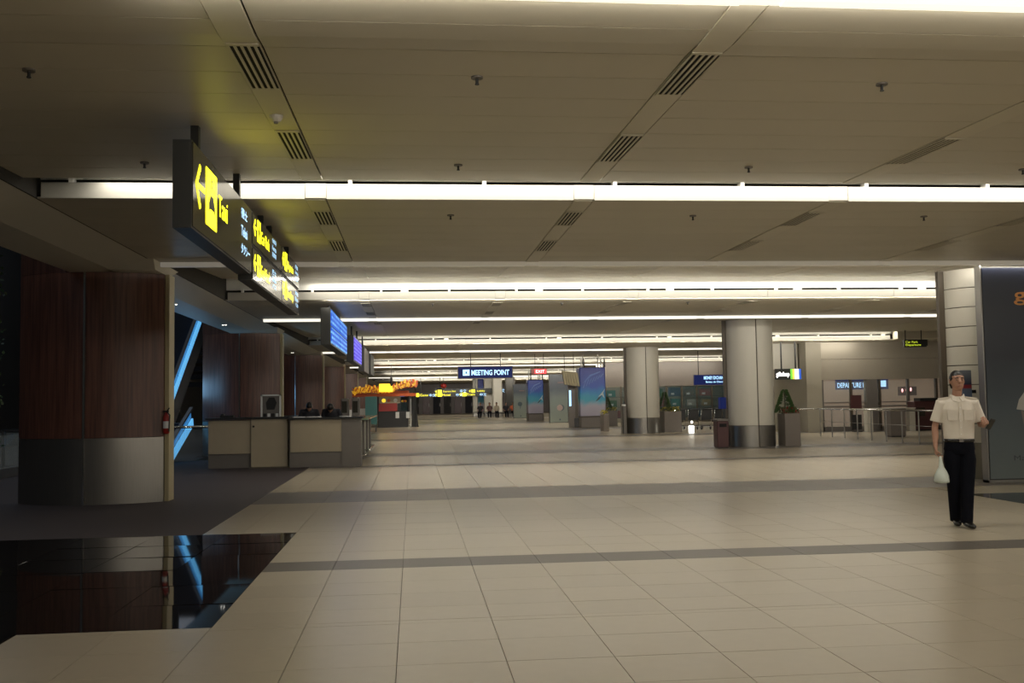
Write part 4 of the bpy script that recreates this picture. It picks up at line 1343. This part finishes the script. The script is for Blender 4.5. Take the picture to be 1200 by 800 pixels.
def sea_pillar(label, x0, x1, y, bz, top):
    t = thing('advert_pillar', label, 'advert', ((x0 + x1) / 2, y, 0), 'pillars wrapped in adverts')
    cx = (x0 + x1) / 2
    r = (x1 - x0) / 2
    MB().bev(x0, x1, y, y + 1.2, 0, bz, 0.08).build('steel_base', M['planter'], t)
    MB().bev(x0 + 0.01, x1 - 0.01, y + 0.005, y + 1.19, bz, top, 0.04).build('print', M['sea'], t)
    for xx in (x0 + 0.3, x1 - 0.3):
        MB().cyl((xx, y + 0.6, top), (xx, y + 0.6, zc(y + 0.6) + 0.02), 0.03, 6).build('stay', M['steel'], t)
    w_ = x1 - x0
    h = top - bz
    st = []
    for k in range(7):
        a = 0.12 + 0.11 * k
        b0 = 0.58 + 0.035 * k
        st.append([(w_ * a, h * b0), (w_ * (a + 0.11), h * (b0 + 0.15 - 0.012 * k)), (w_ * (a + 0.14), h * (b0 + 0.15 - 0.012 * k)), (w_ * (a + 0.035), h * b0)])
    st.append([(w_ * .1, h * .66), (w_ * .45, h * .82), (w_ * .8, h * .9), (w_ * .8, h * .92), (w_ * .4, h * .85)])
    flat(st, M['streak'], t, (x0, y, bz), RXV, name='printed_streak')
    flat([[(w_ * .6, h * .3), (w_ * .72, h * .38), (w_ * .86, h * .42), (w_ * .74, h * .34), (w_ * .66, h * .31)]], M['dolph'], t, (x0, y, bz), RXV, 0.005, name='printed_shape')
    flat([[(w_ * .68, h * .38), (w_ * .8, h * .45), (w_ * .97, h * .56), (w_ * .9, h * .47), (w_ * .95, h * .36), (w_ * .84, h * .43)]], M['dolph2'], t, (x0, y, bz), RXV, 0.004, name='printed_shape')
    for k in range(4):
        xx = x0 + (0.05, 0.2, w_ - 0.3, w_ - 0.1)[k]
        MB().tube([(xx, y - 0.25, 3.72), (xx, y - 0.28, top + 0.12), (xx + 0.02, y - 0.22, top + 0.02)], [0.03, 0.045, 0.05], 8).build('spotlight', M['dark'] if k % 2 else M['white'], t)
    return t


def moon_panel(label, x0, x1, y, top, moon, word):
    t = thing('advert_hoarding', label, 'advert', ((x0 + x1) / 2, y, 0))
    MB().box(x0, x1, y, y + 0.3, 0, top).build('panel_body', M['signbody'], t)
    MB().box(x0 + 0.03, x1 - 0.03, y - 0.01, y, 0.03, top - 0.03).build('print', M['moon'], t)
    w_ = x1 - x0
    c = (x0 + w_ * 0.55, y - 0.01, 0)
    if moon:
        flat([circle(0.06, 0.0, 0.21)], M['dolph'], t, (x0 + w_ * 0.57, y - 0.01, 0.98), RXV, 0.003, name='printed_shape')
        flat([circle(0, 0, 0.2)], mat('pinkish_print', (0.28, 0.2, 0.18), 0.5, noise=0.15, nscale=7), t, (x0 + w_ * 0.55, y - 0.01, 0.98), RXV, 0.006, name='printed_moon')
    else:
        flat([circle(0, 0, 0.19), [(0.05, -0.1), (0.12, -0.1), (0.02, -0.4), (-0.02, -0.38)]], M['dolph'], t, (x0 + w_ * 0.5, y - 0.01, 1.2), RXV, 0.003, name='printed_shape')
    flat([[(0, 0), (0.45, 0), (0.45, 0.07), (0, 0.07)]], mat('dim_orange_print', (0.12, 0.06, 0.05), 0.5, noise=0.1), t, (x0 + w_ * 0.45, y - 0.01, top - 0.6), RXV, name='printed_line')
    flat([circle(0, 0, 0.06, 10)], M['dolph'], t, (x0 + w_ * 0.55, y - 0.01, 0.2), RXV, name='printed_shape')
    return t


sea_pillar('nearest and largest pillar wrapped in a blue sea advert', 8.97, 10.4, 53.4, 0.6, 3.22)
moon_panel('dark upright advert with a pinkish moon, between the two blue adverts', 8.95, 10.2, 65.4, 3.2, True, '')
sea_pillar('farther and smaller pillar wrapped in a blue sea advert', 8.3, 9.45, 72.1, 0.55, 2.97)
moon_panel('dark upright advert with a black shape, leftmost of the advert row', 8.38, 9.5, 83.6, 2.87, False, '')
t = thing('screen_stand', 'narrow stand with a lit pale blue screen beside the nearest blue advert', 'stand', (8.8, 53.6, 0))
MB().box(8.66, 8.9, 53.45, 53.8, 0, 0.5).build('base', M['dark'], t)
MB().box(8.72, 8.88, 53.5, 53.75, 0.5, 2.2).build('post', M['brown'], t)
MB().box(8.4, 8.5, 53.42, 53.5, 1.15, 2.0).build('screen', M['bluetxt'], t)
MB().box(8.36, 8.72, 53.5, 53.56, 0, 2.1).build('panel', M['planter'], t)
t = thing('hanging_board', 'tilted beige ribbed board hanging left of the nearest blue advert', 'board', (8.4, 53.0, 2.4))
mb = MB()
for k in range(6):
    mb.add([(7.95 + k * .14, 52.9, 3.05 - k * .02), (8.07 + k * .14, 52.9, 3.04 - k * .02), (8.2 + k * .14, 52.9, 2.3 - k * .02), (8.08 + k * .14, 52.9, 2.31 - k * .02),
            (7.95 + k * .14, 53.0, 3.05 - k * .02), (8.07 + k * .14, 53.0, 3.04 - k * .02), (8.2 + k * .14, 53.0, 2.3 - k * .02), (8.08 + k * .14, 53.0, 2.31 - k * .02)],
           [(0, 3, 2, 1), (4, 5, 6, 7), (0, 1, 5, 4), (1, 2, 6, 5), (2, 3, 7, 6), (3, 0, 4, 7)])
mb.build('rib', M['beige'], t, kind='stuff')
MB().add([(7.94, 53.0, 3.07), (8.8, 53.0, 2.94), (8.93, 53.0, 2.2), (8.07, 53.0, 2.3), (7.94, 53.06, 3.07), (8.8, 53.06, 2.94), (8.93, 53.06, 2.2), (8.07, 53.06, 2.3)],
         [(0, 3, 2, 1), (4, 5, 6, 7), (0, 1, 5, 4), (1, 2, 6, 5), (2, 3, 7, 6), (3, 0, 4, 7)]).build('back_panel', M['grey'], t)
for x in (8.1, 8.6):
    MB().cyl((x, 53.03, 3.0), (x, 53.03, zc(53.03) + 0.015), 0.015, 6).build('hanger', M['dark'], t)

# ------------------------------------------------------------------ right hand side: glass front, railings, shops
gf = struct('wall_glass_front')
MB().box(16.4, 29.9, 40.2, 40.5, 2.15, 3.0).box(16.4, 29.9, 40.25, 40.5, 3.02, 3.72).build('metal_band', M['metalband'], gf)
MB().box(16.2, 16.85, 39.9, 40.6, 0, 3.72).build('beige_column', M['wall'], gf)
for k in range(10):
    x = 17.0 + k * 1.25
    MB().box(x - 0.04, x + 0.04, 40.2, 40.36, 0, 2.15).build('mullion', M['brown'] if k % 3 else M['grey'], gf)
    MB().box(x + 0.05, x + 1.2, 40.27, 40.29, 0.05, 2.12).build('pane', M['glass'], gf)
MB().box(16.85, 29.9, 40.22, 40.34, 1.0, 1.06).box(16.85, 29.9, 40.22, 40.34, 1.18, 1.22).build('transom', M['grey'], gf)
MB().box(16.85, 29.9, 40.2, 40.38, 0, 0.2).build('sill', M['grey'], gf)
MB().box(18.9, 19.35, 40.15, 40.45, 0, 2.15).build('grey_column', M['grey'], gf)
ri = struct('wall_beyond_glass')
MB().box(16.4, 29.9, 47, 47.2, 0, 3.72).build('back_wall', M['pink'], ri)
MB().box(16.4, 16.6, 40.6, 47, 0, 3.72).build('side_wall', M['wall'], ri)
area('interior_lamp', (22.5, 43.6, 3.55), 9, 0.4, 150, (1.0, 0.85, 0.66))
MB().box(16.4, 29.9, 40.5, 47.2, 3.72, 3.8).build('room_ceiling', M['plank'], ri)
t = thing('blue_shop_sign', 'blue lit sign seen through the glass front', 'sign', (19.6, 42.5, 1.95))
MB().box(18.6, 21.0, 42.5, 42.6, 1.75, 2.2).build('sign_box', M['navy'], t)
text('DEPARTURE HALL', M['bluetxt'], t, (18.65, 42.5, 1.83), RXV, 0.22, 1.65, bold=0.02)
flat([[(0, 0), (0.4, 0), (0.4, 0.28), (0, 0.28)]], M['bluetxt'], t, (20.5, 42.5, 1.85), RXV, name='icon_square')
for x in (18.9, 20.7):
    MB().cyl((x, 42.55, 2.2), (x, 42.55, 3.74), 0.02, 6).build('hanger', M['dark'], t)
t = thing('red_lamp_row', 'three small reddish lamps behind the glass near the walking man', 'lamp', (22.0, 43.0, 1.6))
MB().box(21.75, 22.6, 43.05, 43.12, 1.45, 1.85).build('board', M['maroon'], t)
for k in range(3):
    MB().ell((21.9 + 0.2 * k, 43.0, 1.68 + 0.02 * k), (0.035, 0.05, 0.09), 8, 6).build('lamp', mat('pink_lamp', (0.9, 0.5, 0.5), 0.4, emit=(1.0, 0.5, 0.5), es=2.0, noise=0.01), t)
MB().cyl((22.15, 43.08, 0), (22.15, 43.08, 1.45), 0.03, 6).build('post', M['dark'], t)
for (x0, x1, y, h, m, nm, lab) in [(20.45, 21.4, 39.2, 1.22, 'maroon', 'ticket_machine', 'maroon machine in front of the glass, left of the walking man')]:
    t = thing(nm, lab, 'machine', ((x0 + x1) / 2, y, 0))
    cb_ = MB().bev(x0, x1, y, y + 0.6, 0.05, h, 0.03).build('cabinet', M[m], t)
    MB().box(x0 + 0.25, x1 + 0.02, y - 0.02, y + 0.5, h, h + 0.12).build('hood', M['dark'], t)
    MB().box(x0 + 0.1, x0 + 0.45, y - 0.01, y, 0.6, 0.95).build('panel', M['signface'], cb_)
    MB().box(x0 + 0.05, x1 - 0.05, y + 0.05, y + 0.55, 0, 0.05).build('foot', M['dark'], t)
t = thing('poster_stand', 'narrow black poster stand behind the railing', 'stand', (18.1, 39.5, 0))
MB().box(17.85, 18.3, 39.4, 39.48, 0.95, 1.5).build('upper_board', M['maroon'], t)
MB().box(17.9, 18.28, 39.4, 39.48, 0.1, 0.7).build('lower_board', M['dark'], t)
MB().cyl((18.08, 39.44, 0), (18.08, 39.44, 1.5), 0.03, 8).build('post', M['dark'], t)
MB().cyl((18.08, 39.44, 0), (18.08, 39.44, 0.03), 0.22, 14).build('base', M['dark'], t)
t = thing('railing', 'waist high steel railing in front of the glass front', 'railing', (15, 32, 0))
for k in range(9):
    y = 35.9 - k * 1.04
    MB().cyl((15.05, y, 0), (15.05, y, 1.0), 0.024, 8).build('post', M['steel'], t)
MB().cyl((15.05, 36, 1.01), (15.05, 27.5, 1.01), 0.028, 8).cyl((14.2, 36, 1.01), (15.05, 36, 1.01), 0.028, 8).build('handrail', M['chrome'], t, True)
MB().cyl((15.05, 36, 0.55), (15.05, 27.5, 0.55), 0.008, 6).build('wire', M['steel'], t)
t = thing('metal_kiosk', 'small dark grey box unit at the right end of the railing', 'cabinet', (16.95, 34.2, 0))
MB().bev(16.8, 17.35, 33.9, 34.4, 0.04, 0.95, 0.02).build('body', M['planter'], t)
MB().bev(16.78, 17.37, 33.88, 34.42, 0.95, 1.0, 0.01).build('lid', M['dark'], t)
MB().box(16.83, 17.32, 33.93, 34.37, 0, 0.04).build('foot', M['dark'], t)
t = thing('bag_table', 'pair of small pale tables behind the railing', 'table', (18.6, 38.9, 0))
MB().box(18.3, 20.3, 38.8, 39.3, 0.92, 0.96).build('table_top', M['cream'], t)
for (x) in (18.4, 19.25, 20.2):
    MB().box(x - 0.12, x + 0.12, 38.9, 39.2, 0, 0.92).build('leg', M['cream'], t)
# hanging lit sign far right (green on black)
t = thing('green_sign', 'black hanging sign with yellow green letters above the glass front', 'sign', (19.9, 37, 3.35))
MB().box(19.0, 19.9, 37.0, 37.15, 3.33, 3.62).build('sign_box', M['signbody'], t)
MB().box(19.55, 20.0, 37.1, 37.2, 3.38, 3.62).build('end_box', M['signbody'], t)
M['ygreen'] = mat('lit_yellow_green', (0.5, 0.6, 0.02), 0.4, emit=(0.62, 0.75, 0.04), es=0.9, noise=0.02)
text('Car Park', M['ygreen'], t, (19.05, 37.0, 3.48), RXV, 0.09, 0.5)
text('Departure', M['ygreen'], t, (19.05, 37.0, 3.355), RXV, 0.095, 0.62, bold=0.02)
for x in (19.1, 19.75):
    MB().cyl((x, 37.1, 3.6), (x, 37.1, zc(37.1) + 0.015), 0.02, 6).build('hanger', M['dark'], t)
t = thing('gift_shop_sign', 'black shop sign with white letters and a rainbow square beside the pillar', 'sign', (17.0, 43.5, 2.4))
t.location = (16.0, 39.6, 2.2)
t['_w'] = (16.0, 39.6, 2.2)
MB().box(14.75, 15.85, 39.55, 39.65, 2.18, 2.62).build('sign_box', M['signbody'], t)
text('giftshop', M['whitelit'], t, (14.78, 39.55, 2.26), RXV, 0.24, 0.56, bold=0.03)
for k, c in enumerate([(0.15, 0.55, 0.05), (0.75, 0.62, 0.1), (0.9, 0.95, 1.0), (0.85, 0.92, 1.0), (0.03, 0.1, 0.5)]):
    flat([[(0.09 * k, 0), (0.09 * k + 0.09, 0), (0.09 * k + 0.09, 0.42), (0.09 * k, 0.42)]], mat('rainbow_stripe', c, 0.4, emit=c, es=0.85, noise=0.01), t, (15.38, 39.55, 2.19), RXV, name='colour_stripe')
MB().box(15.0, 15.06, 39.6, 39.62, 2.62, 3.74).box(15.6, 15.66, 39.6, 39.62, 2.62, 3.74).build('hanger', M['dark'], t)
# shop row behind the thick pillar
sh = struct('wall_shop_row')
MB().box(11.6, 19.4, 60.2, 60.5, 2.25, 3.735).build('shop_band', M['planter'], sh)
MB().box(11.6, 30, 62.5, 62.7, 0, 3.72).build('shop_back', M['wall'], sh)
MB().box(14.0, 16.2, 40.8, 41.0, 2.62, 3.72).build('white_band', M['cream'], sh)
for k in range(8):
    x = 11.7 + k * 0.95
    MB().box(x, x + 0.06, 60.2, 60.35, 0, 2.25).build('shop_mullion', M['brown'], sh)
    MB().box(x + 0.08, x + 0.93, 60.26, 60.28, 0.3, 2.22).build('shop_pane', M['glassdark'], sh)
cols = ['teal', 'orange', 'counter', 'leaf', 'teal', 'pink', 'grey', 'teal', 'white', 'orange']
for z0 in (1.62, 1.0, 0.34):
    MB().box(11.7, 19.3, 60.48, 60.95, z0 - 0.04, z0).build('shelf_board', M['grey'], sh)
for x in (11.7, 15.5, 19.25):
    MB().box(x, x + 0.05, 60.9, 60.95, 0, 2.2).build('shelf_upright', M['grey'], sh)
NUM = ['first', 'second', 'third', 'fourth', 'fifth', 'sixth', 'seventh']
HUE = [('teal', (0.04, 0.22, 0.2)), ('brown', (0.12, 0.07, 0.04)), ('green', (0.06, 0.16, 0.05)), ('pale', (0.4, 0.38, 0.33)), ('red', (0.28, 0.05, 0.04)), ('dark blue', (0.03, 0.06, 0.14)), ('ochre', (0.3, 0.2, 0.07))]
HM = {n: mat(n.replace(' ', '_') + '_carton', c, 0.5, noise=0.25, nscale=5) for n, c in HUE}
for r_ in range(3):
    for k in range(7):
        nm = HUE[(k * 3 + r_ * 2) % 7][0]
        x = 11.85 + k * 0.98 + 0.1 * r_
        z0 = (1.62, 1.0, 0.34)[r_]
        t = thing('display_carton', f'{nm} carton, {NUM[k]} from the left on the {("upper", "middle", "lower")[r_]} shelf of the shop window', 'box', (x, 60.7, 0), 'cartons in the shop window')
        MB().bev(x, x + R.uniform(0.5, 0.8), 60.5, 60.8, z0, z0 + R.uniform(0.35, 0.54), 0.01).build('carton', HM[nm], t)
        MB().box(x + 0.1, x + 0.3, 60.49, 60.5, z0 + 0.08, z0 + 0.2).build('paper_label', M['paper'], t)
t = thing('blue_lit_sign', 'pale blue lit sign just left of the thick cream pillar', 'sign', (15.4, 50, 2.4))
MB().box(14.35, 16.2, 50, 50.15, 2.15, 2.66).build('sign_box', M['navy'], t)
text('MONEY EXCHANGE', M['bluetxt'], t, (14.85, 50, 2.42), RXV, 0.17, 1.2, bold=0.03)
text('Bureau de Change', M['bluetxt'], t, (14.95, 50, 2.22), RXV, 0.13, 0.95, bold=0.02)
for x in (14.6, 16.0):
    MB().cyl((x, 50.1, 2.66), (x, 50.1, zc(50.1) + 0.015), 0.02, 6).build('hanger', M['dark'], t)
t = thing('white_light_panel', 'bright white light panel between the blue advert and cream pillar', 'light', (13.5, 66, 2.7))
MB().box(13.0, 14.9, 66, 66.1, 2.62, 2.9).build('diffuser', M['whitelit'], t)
MB().box(12.95, 14.95, 66.02, 66.14, 2.58, 2.62).box(12.95, 14.95, 66.02, 66.14, 2.9, 2.94).build('frame', M['grey'], t)
for x in (13.3, 14.6):
    MB().cyl((x, 66.08, 2.94), (x, 66.08, zc(66.08) + 0.015), 0.02, 6).build('hanger', M['dark'], t)

# ------------------------------------------------------------------ kiosk and garland
t = thing('food_kiosk', 'black skirted kiosk with red band and yellow signboard', 'kiosk', (-1.2, 61.5, 0))
MB().bev(-2.1, -0.3, 60.6, 64.5, 0, 0.98, 0.03).build('skirt', M['dark'], t)
MB().box(-2.05, -0.95, 60.62, 60.7, 0.98, 1.45).build('red_panel', M['redpaint'], t)
MB().box(-2.0, -0.78, 60.6, 60.68, 1.45, 1.98).build('picture_board', M['counter'], t)
for k, (a, r) in enumerate([(-1.75, 0.12), (-1.45, 0.1), (-1.05, 0.12)]):
    flat([circle(0, 0, r, 12)], M[('goldboard', 'orange', 'paper')[k]], t, (a, 60.6, 1.62), RXV, name='food_picture')
for x in (-2.08, -0.3):
    for y in (60.65, 64.4):
        MB().cyl((x, y, 0.9), (x, y, 2.1), 0.04, 8).build('post', M['dark'], t)
MB().box(-2.15, -0.25, 60.5, 64.6, 2.02, 2.2).build('canopy', M['orange'], t)
MB().box(-0.9, -0.5, 60.65, 60.8, 1.85, 2.05).build('blue_screen', M['scr_blue'], t)
MB().box(-0.9, -0.35, 61.0, 64.0, 0.98, 1.5).build('glass_case', M['glassdark'], t)
for (x) in (-1.05, -0.42):
    MB().box(x, x + 0.22, 60.57, 60.6, 0.55, 0.92).build('price_card', M['paper'], t)
for k in range(10):
    c = (-0.75 + 0.3 * R.random(), 61.1 + 0.25 * k, 1.5)
    MB().ell((c[0], c[1], 1.57), (0.08, 0.08, 0.07), 8, 6).build('bun', M[('orange', 'gold', 'redpaint')[k % 3]], t)
gar = thing('garland', 'long gold and red paper garland above the kiosk', 'garland', (-1.5, 60.3, 2.0))
mb1, mb2 = MB(), MB()
for k in range(420):
    u = R.random()
    x = -3.55 + u * 3.75
    z = 2.02 + 0.42 * u + 0.1 * math.sin(u * 9) + R.uniform(-0.12, 0.2)
    y = 60.25 - 0.3 * R.random()
    l = Vector((R.uniform(-0.1, 0.14), 0.03, R.uniform(0.08, 0.22)))
    v = Vector((0.035, 0.02, 0))
    (mb1 if R.random() < 0.62 else mb2).add([(x - .035, y, z), (x + .035, y, z), Vector((x, y, z)) + l + v, Vector((x, y, z)) + l - v], [(0, 1, 2, 3)])
mb1.build('gold_tassel', M['gold'], gar, kind='stuff')
mb2.build('red_tassel', M['orange'], gar, kind='stuff')
MB().tube([(-3.6, 60.2, 2.0), (-2.4, 60.2, 2.1), (-1.2, 60.2, 2.3), (0.25, 60.2, 2.42)], 0.03, 6).build('cord', M['redpaint'], gar)
MB().box(-2.0, -1.2, 59.84, 59.9, 2.12, 2.62).build('gold_board', M['goldboard'], gar)
MB().box(-3.6, 0.2, 60.3, 60.4, 1.86, 2.04).build('red_valance', M['orange'], gar)
for x in (-3.55, 0.15):
    MB().cyl((x, 60.35, 0), (x, 60.35, 2.45), 0.035, 8).build('post', M['dark'], gar)
t = thing('pendant_lamp', 'slim black pendant hanging above the gold board', 'lamp', (-1.25, 59, 2.55))
MB().cyl((-1.25, 59, 3.0), (-1.25, 59, 3.735), 0.015, 6).build('cord', M['dark'], t)
MB().tube([(-1.25, 59, 2.45), (-1.25, 59, 2.6), (-1.25, 59, 2.95), (-1.25, 59, 3.05)], [0.05, 0.08, 0.07, 0.02], 10).build('lamp_shade', M['dark'], t)
t = thing('banner_stand', 'black tapered banner stand at the right end of the kiosk', 'banner', (0.1, 61, 0))
MB().add([(-0.1, 60.9, 0), (0.32, 60.9, 0), (0.1, 60.9, 2.1), (0.02, 60.9, 2.1), (-0.1, 61.0, 0), (0.32, 61.0, 0), (0.1, 61.0, 2.1), (0.02, 61.0, 2.1)],
         [(0, 1, 2, 3), (7, 6, 5, 4), (0, 4, 5, 1), (1, 5, 6, 2), (2, 6, 7, 3), (3, 7, 4, 0)]).build('banner', M['dark'], t)
MB().box(-0.16, -0.12, 60.92, 60.98, 0, 1.7).build('side_pole', M['paper'], t)
MB().box(-0.2, 0.36, 60.8, 61.1, 0, 0.03).build('base', M['dark'], t)
t = thing('teal_board', 'teal display board standing between the counters and kiosk', 'board', (-2.3, 52, 0))
MB().box(-2.45, -1.85, 52, 52.08, 0.4, 1.82).build('board', M['teal'], t)
MB().box(-2.42, -2.36, 52, 52.1, 0, 0.4).build('leg', M['dark'], t)
MB().box(-1.94, -1.88, 52, 52.1, 0, 0.4).build('leg', M['dark'], t)
for (x, lab) in ((-2.95, 'grey upright cabinet left of the teal board'), (-3.5, 'grey upright cabinet under the left end of the garland')):
    t = thing('display_cabinet', lab, 'cabinet', (x, 52.5, 0))
    cb_ = MB().bev(x - 0.2, x + 0.2, 52.3, 52.7, 0, 1.75, 0.03).build('body', M['grey'], t)
    MB().box(x - 0.15, x + 0.1, 52.28, 52.3, 1.0, 1.6).build('window', M['signface'], cb_)

# ------------------------------------------------------------------ far end of the hall
fd = struct('door_far')
for k in range(9):
    x = -1.5 + k * 1.35
    MB().box(x, x + 0.9, 126.9, 127, 0, 2.4).build('door_leaf', M[('dkcloth', 'dkwall', 'maroon')[k % 3]], fd)
    MB().box(x + 0.8, x + 0.84, 126.86, 126.9, 0.9, 1.3).build('handle', M['steel'], fd)
YS = [('long black sign row with yellow symbols above the far end, upper one', 2.0, 9.6, 96.0, 2.28, 2.72, [(2.35, 'y'), (2.9, 'tExpress Exit'), (4.5, 'b'), (5.6, 'y'), (6.15, 'tLobby'), (8.2, 'b')]),
      ('long black sign row with yellow symbols above the far end, lower one', 0.1, 6.2, 90.0, 1.93, 2.27, [(0.15, 'y'), (0.6, 'tGate'), (1.45, 'b'), (2.2, 'y'), (2.6, 'tHotel'), (3.85, 'b'), (4.4, 'y'), (4.8, 'tTrain'), (6.0, 'b')])]
for (lab, x0, x1, y, z0, z1, items) in YS:
    t = thing('far_sign', lab, 'sign', ((x0 + x1) / 2, y, z0))
    MB().box(x0, x1, y, y + 0.2, z0, z1).build('sign_box', M['signbody'], t)
    for (x, k) in items:
        if k == 'y':
            flat([[(0, 0), (0.4, 0), (0.4, 0.32), (0, 0.32)], [(-0.25, 0.16), (-0.1, 0.3), (-0.1, 0.02)]], M['yellowd'], t, (x, y, z0 + 0.03), RXV, name='icon_square')
        elif k == 'b':
            text('中文', M['bluetxt'], t, (x, y, z0 + 0.02), RXV, (z1 - z0) * 0.8, 0.6)
        else:
            text(k[1:], M['yellowd'], t, (x, y, z0 + 0.08), RXV, 0.2, 1.2 if len(k) > 8 else 0.75)
    for x in (x0 + 0.6, x1 - 0.6):
        MB().cyl((x, y + 0.1, z1), (x, y + 0.1, zc(y + 0.1) + 0.015), 0.03, 6).build('hanger', M['dark'], t)
t = thing('red_lantern', 'red round lantern above the far yellow signs', 'lantern', (2.9, 95, 2.75))
MB().ell((2.9, 95, 3.0), (0.3, 0.3, 0.24), 12, 8).build('shade', M['redpaint'], t, True)
MB().cyl((2.9, 95, 3.2), (2.9, 95, zc(95) + 0.015), 0.02, 6).build('cord', M['dark'], t)
for k, (x, wd, y, top, blue) in enumerate([(6.1, 0.5, 98, 2.55, 0), (6.8, 0.7, 101, 2.62, 1), (7.3, 0.8, 97, 2.7, 0), (7.95, 0.9, 94, 3.0, 0), (8.75, 0.8, 90, 2.7, 2), (9.55, 0.75, 97, 3.1, 0)]):
    lab = ['slim cream column at left of the far column cluster', 'far column wrapped in a blue print', 'cream column just right of the far blue one', 'widest cream column of the far cluster', 'dark clad column among the far cream ones', 'tall cream column next to the dark advert panel'][k]
    t = thing('far_column', lab, 'pillar', (x, y, 0), 'far columns')
    MB().bev(x - wd / 2, x + wd / 2, y, y + wd, 0.45, 3.74, 0.08).build('shaft', M[('cream', 'sea', 'dkwall')[blue]], t)
    MB().bev(x - wd / 2 - 0.02, x + wd / 2 + 0.02, y - 0.02, y + wd + 0.02, 0, 0.45, 0.08).build('base', M['steel'], t)
SIT = {'arm': {-1: ((-0.18, 0.01, 1.40), (-0.24, -0.02, 1.12), (-0.16, -0.25, 1.02)), 1: ((0.18, 0.01, 1.40), (0.24, -0.02, 1.12), (0.16, -0.25, 1.02))},
       'hand': {-1: ((0.3, -0.9, 0), (0, 0, -1), (1, 0.2, 0), 0.25), 1: ((-0.3, -0.9, 0), (0, 0, -1), (-1, 0.2, 0), 0.25)},
       'leg': {-1: ((-0.09, 0, 0.9), (-0.1, -0.42, 0.93), (-0.1, -0.42, 0.51)), 1: ((0.09, 0, 0.9), (0.1, -0.42, 0.93), (0.1, -0.42, 0.51))},
       'foot': {-1: (-0.1, -1, 0), 1: (0.1, -1, 0)}}
clothes = [M['dkcloth'], M['maroon'], M['counter'], M['dkcloth'], M['orange']]
pl = ['far seated traveller in dark clothes, leftmost of the bench', 'far seated traveller in maroon on the bench', 'far seated traveller in beige, mid bench', 'far seated traveller in dark clothes beside the beige one', 'far seated traveller in orange, rightmost on the bench']
t = thing('bench', 'long low bench under the far seated travellers', 'bench', (8, 88, 0))
MB().bev(5.6, 9.2, 87.9, 88.4, 0.36, 0.42, 0.02).build('seat', M['dark'], t)
for x in (5.8, 7.4, 9.0):
    MB().box(x - 0.05, x + 0.05, 87.95, 88.35, 0, 0.36).build('leg', M['grey'], t)
for k in range(5):
    person(pl[k], (5.9 + 0.72 * k + 0.1 * (k % 2), 88.1, -0.385), 0.1 * (k - 2), SIT, clothes[k], M['trouser'], 0.022, detail=False, group='travellers on the far bench')
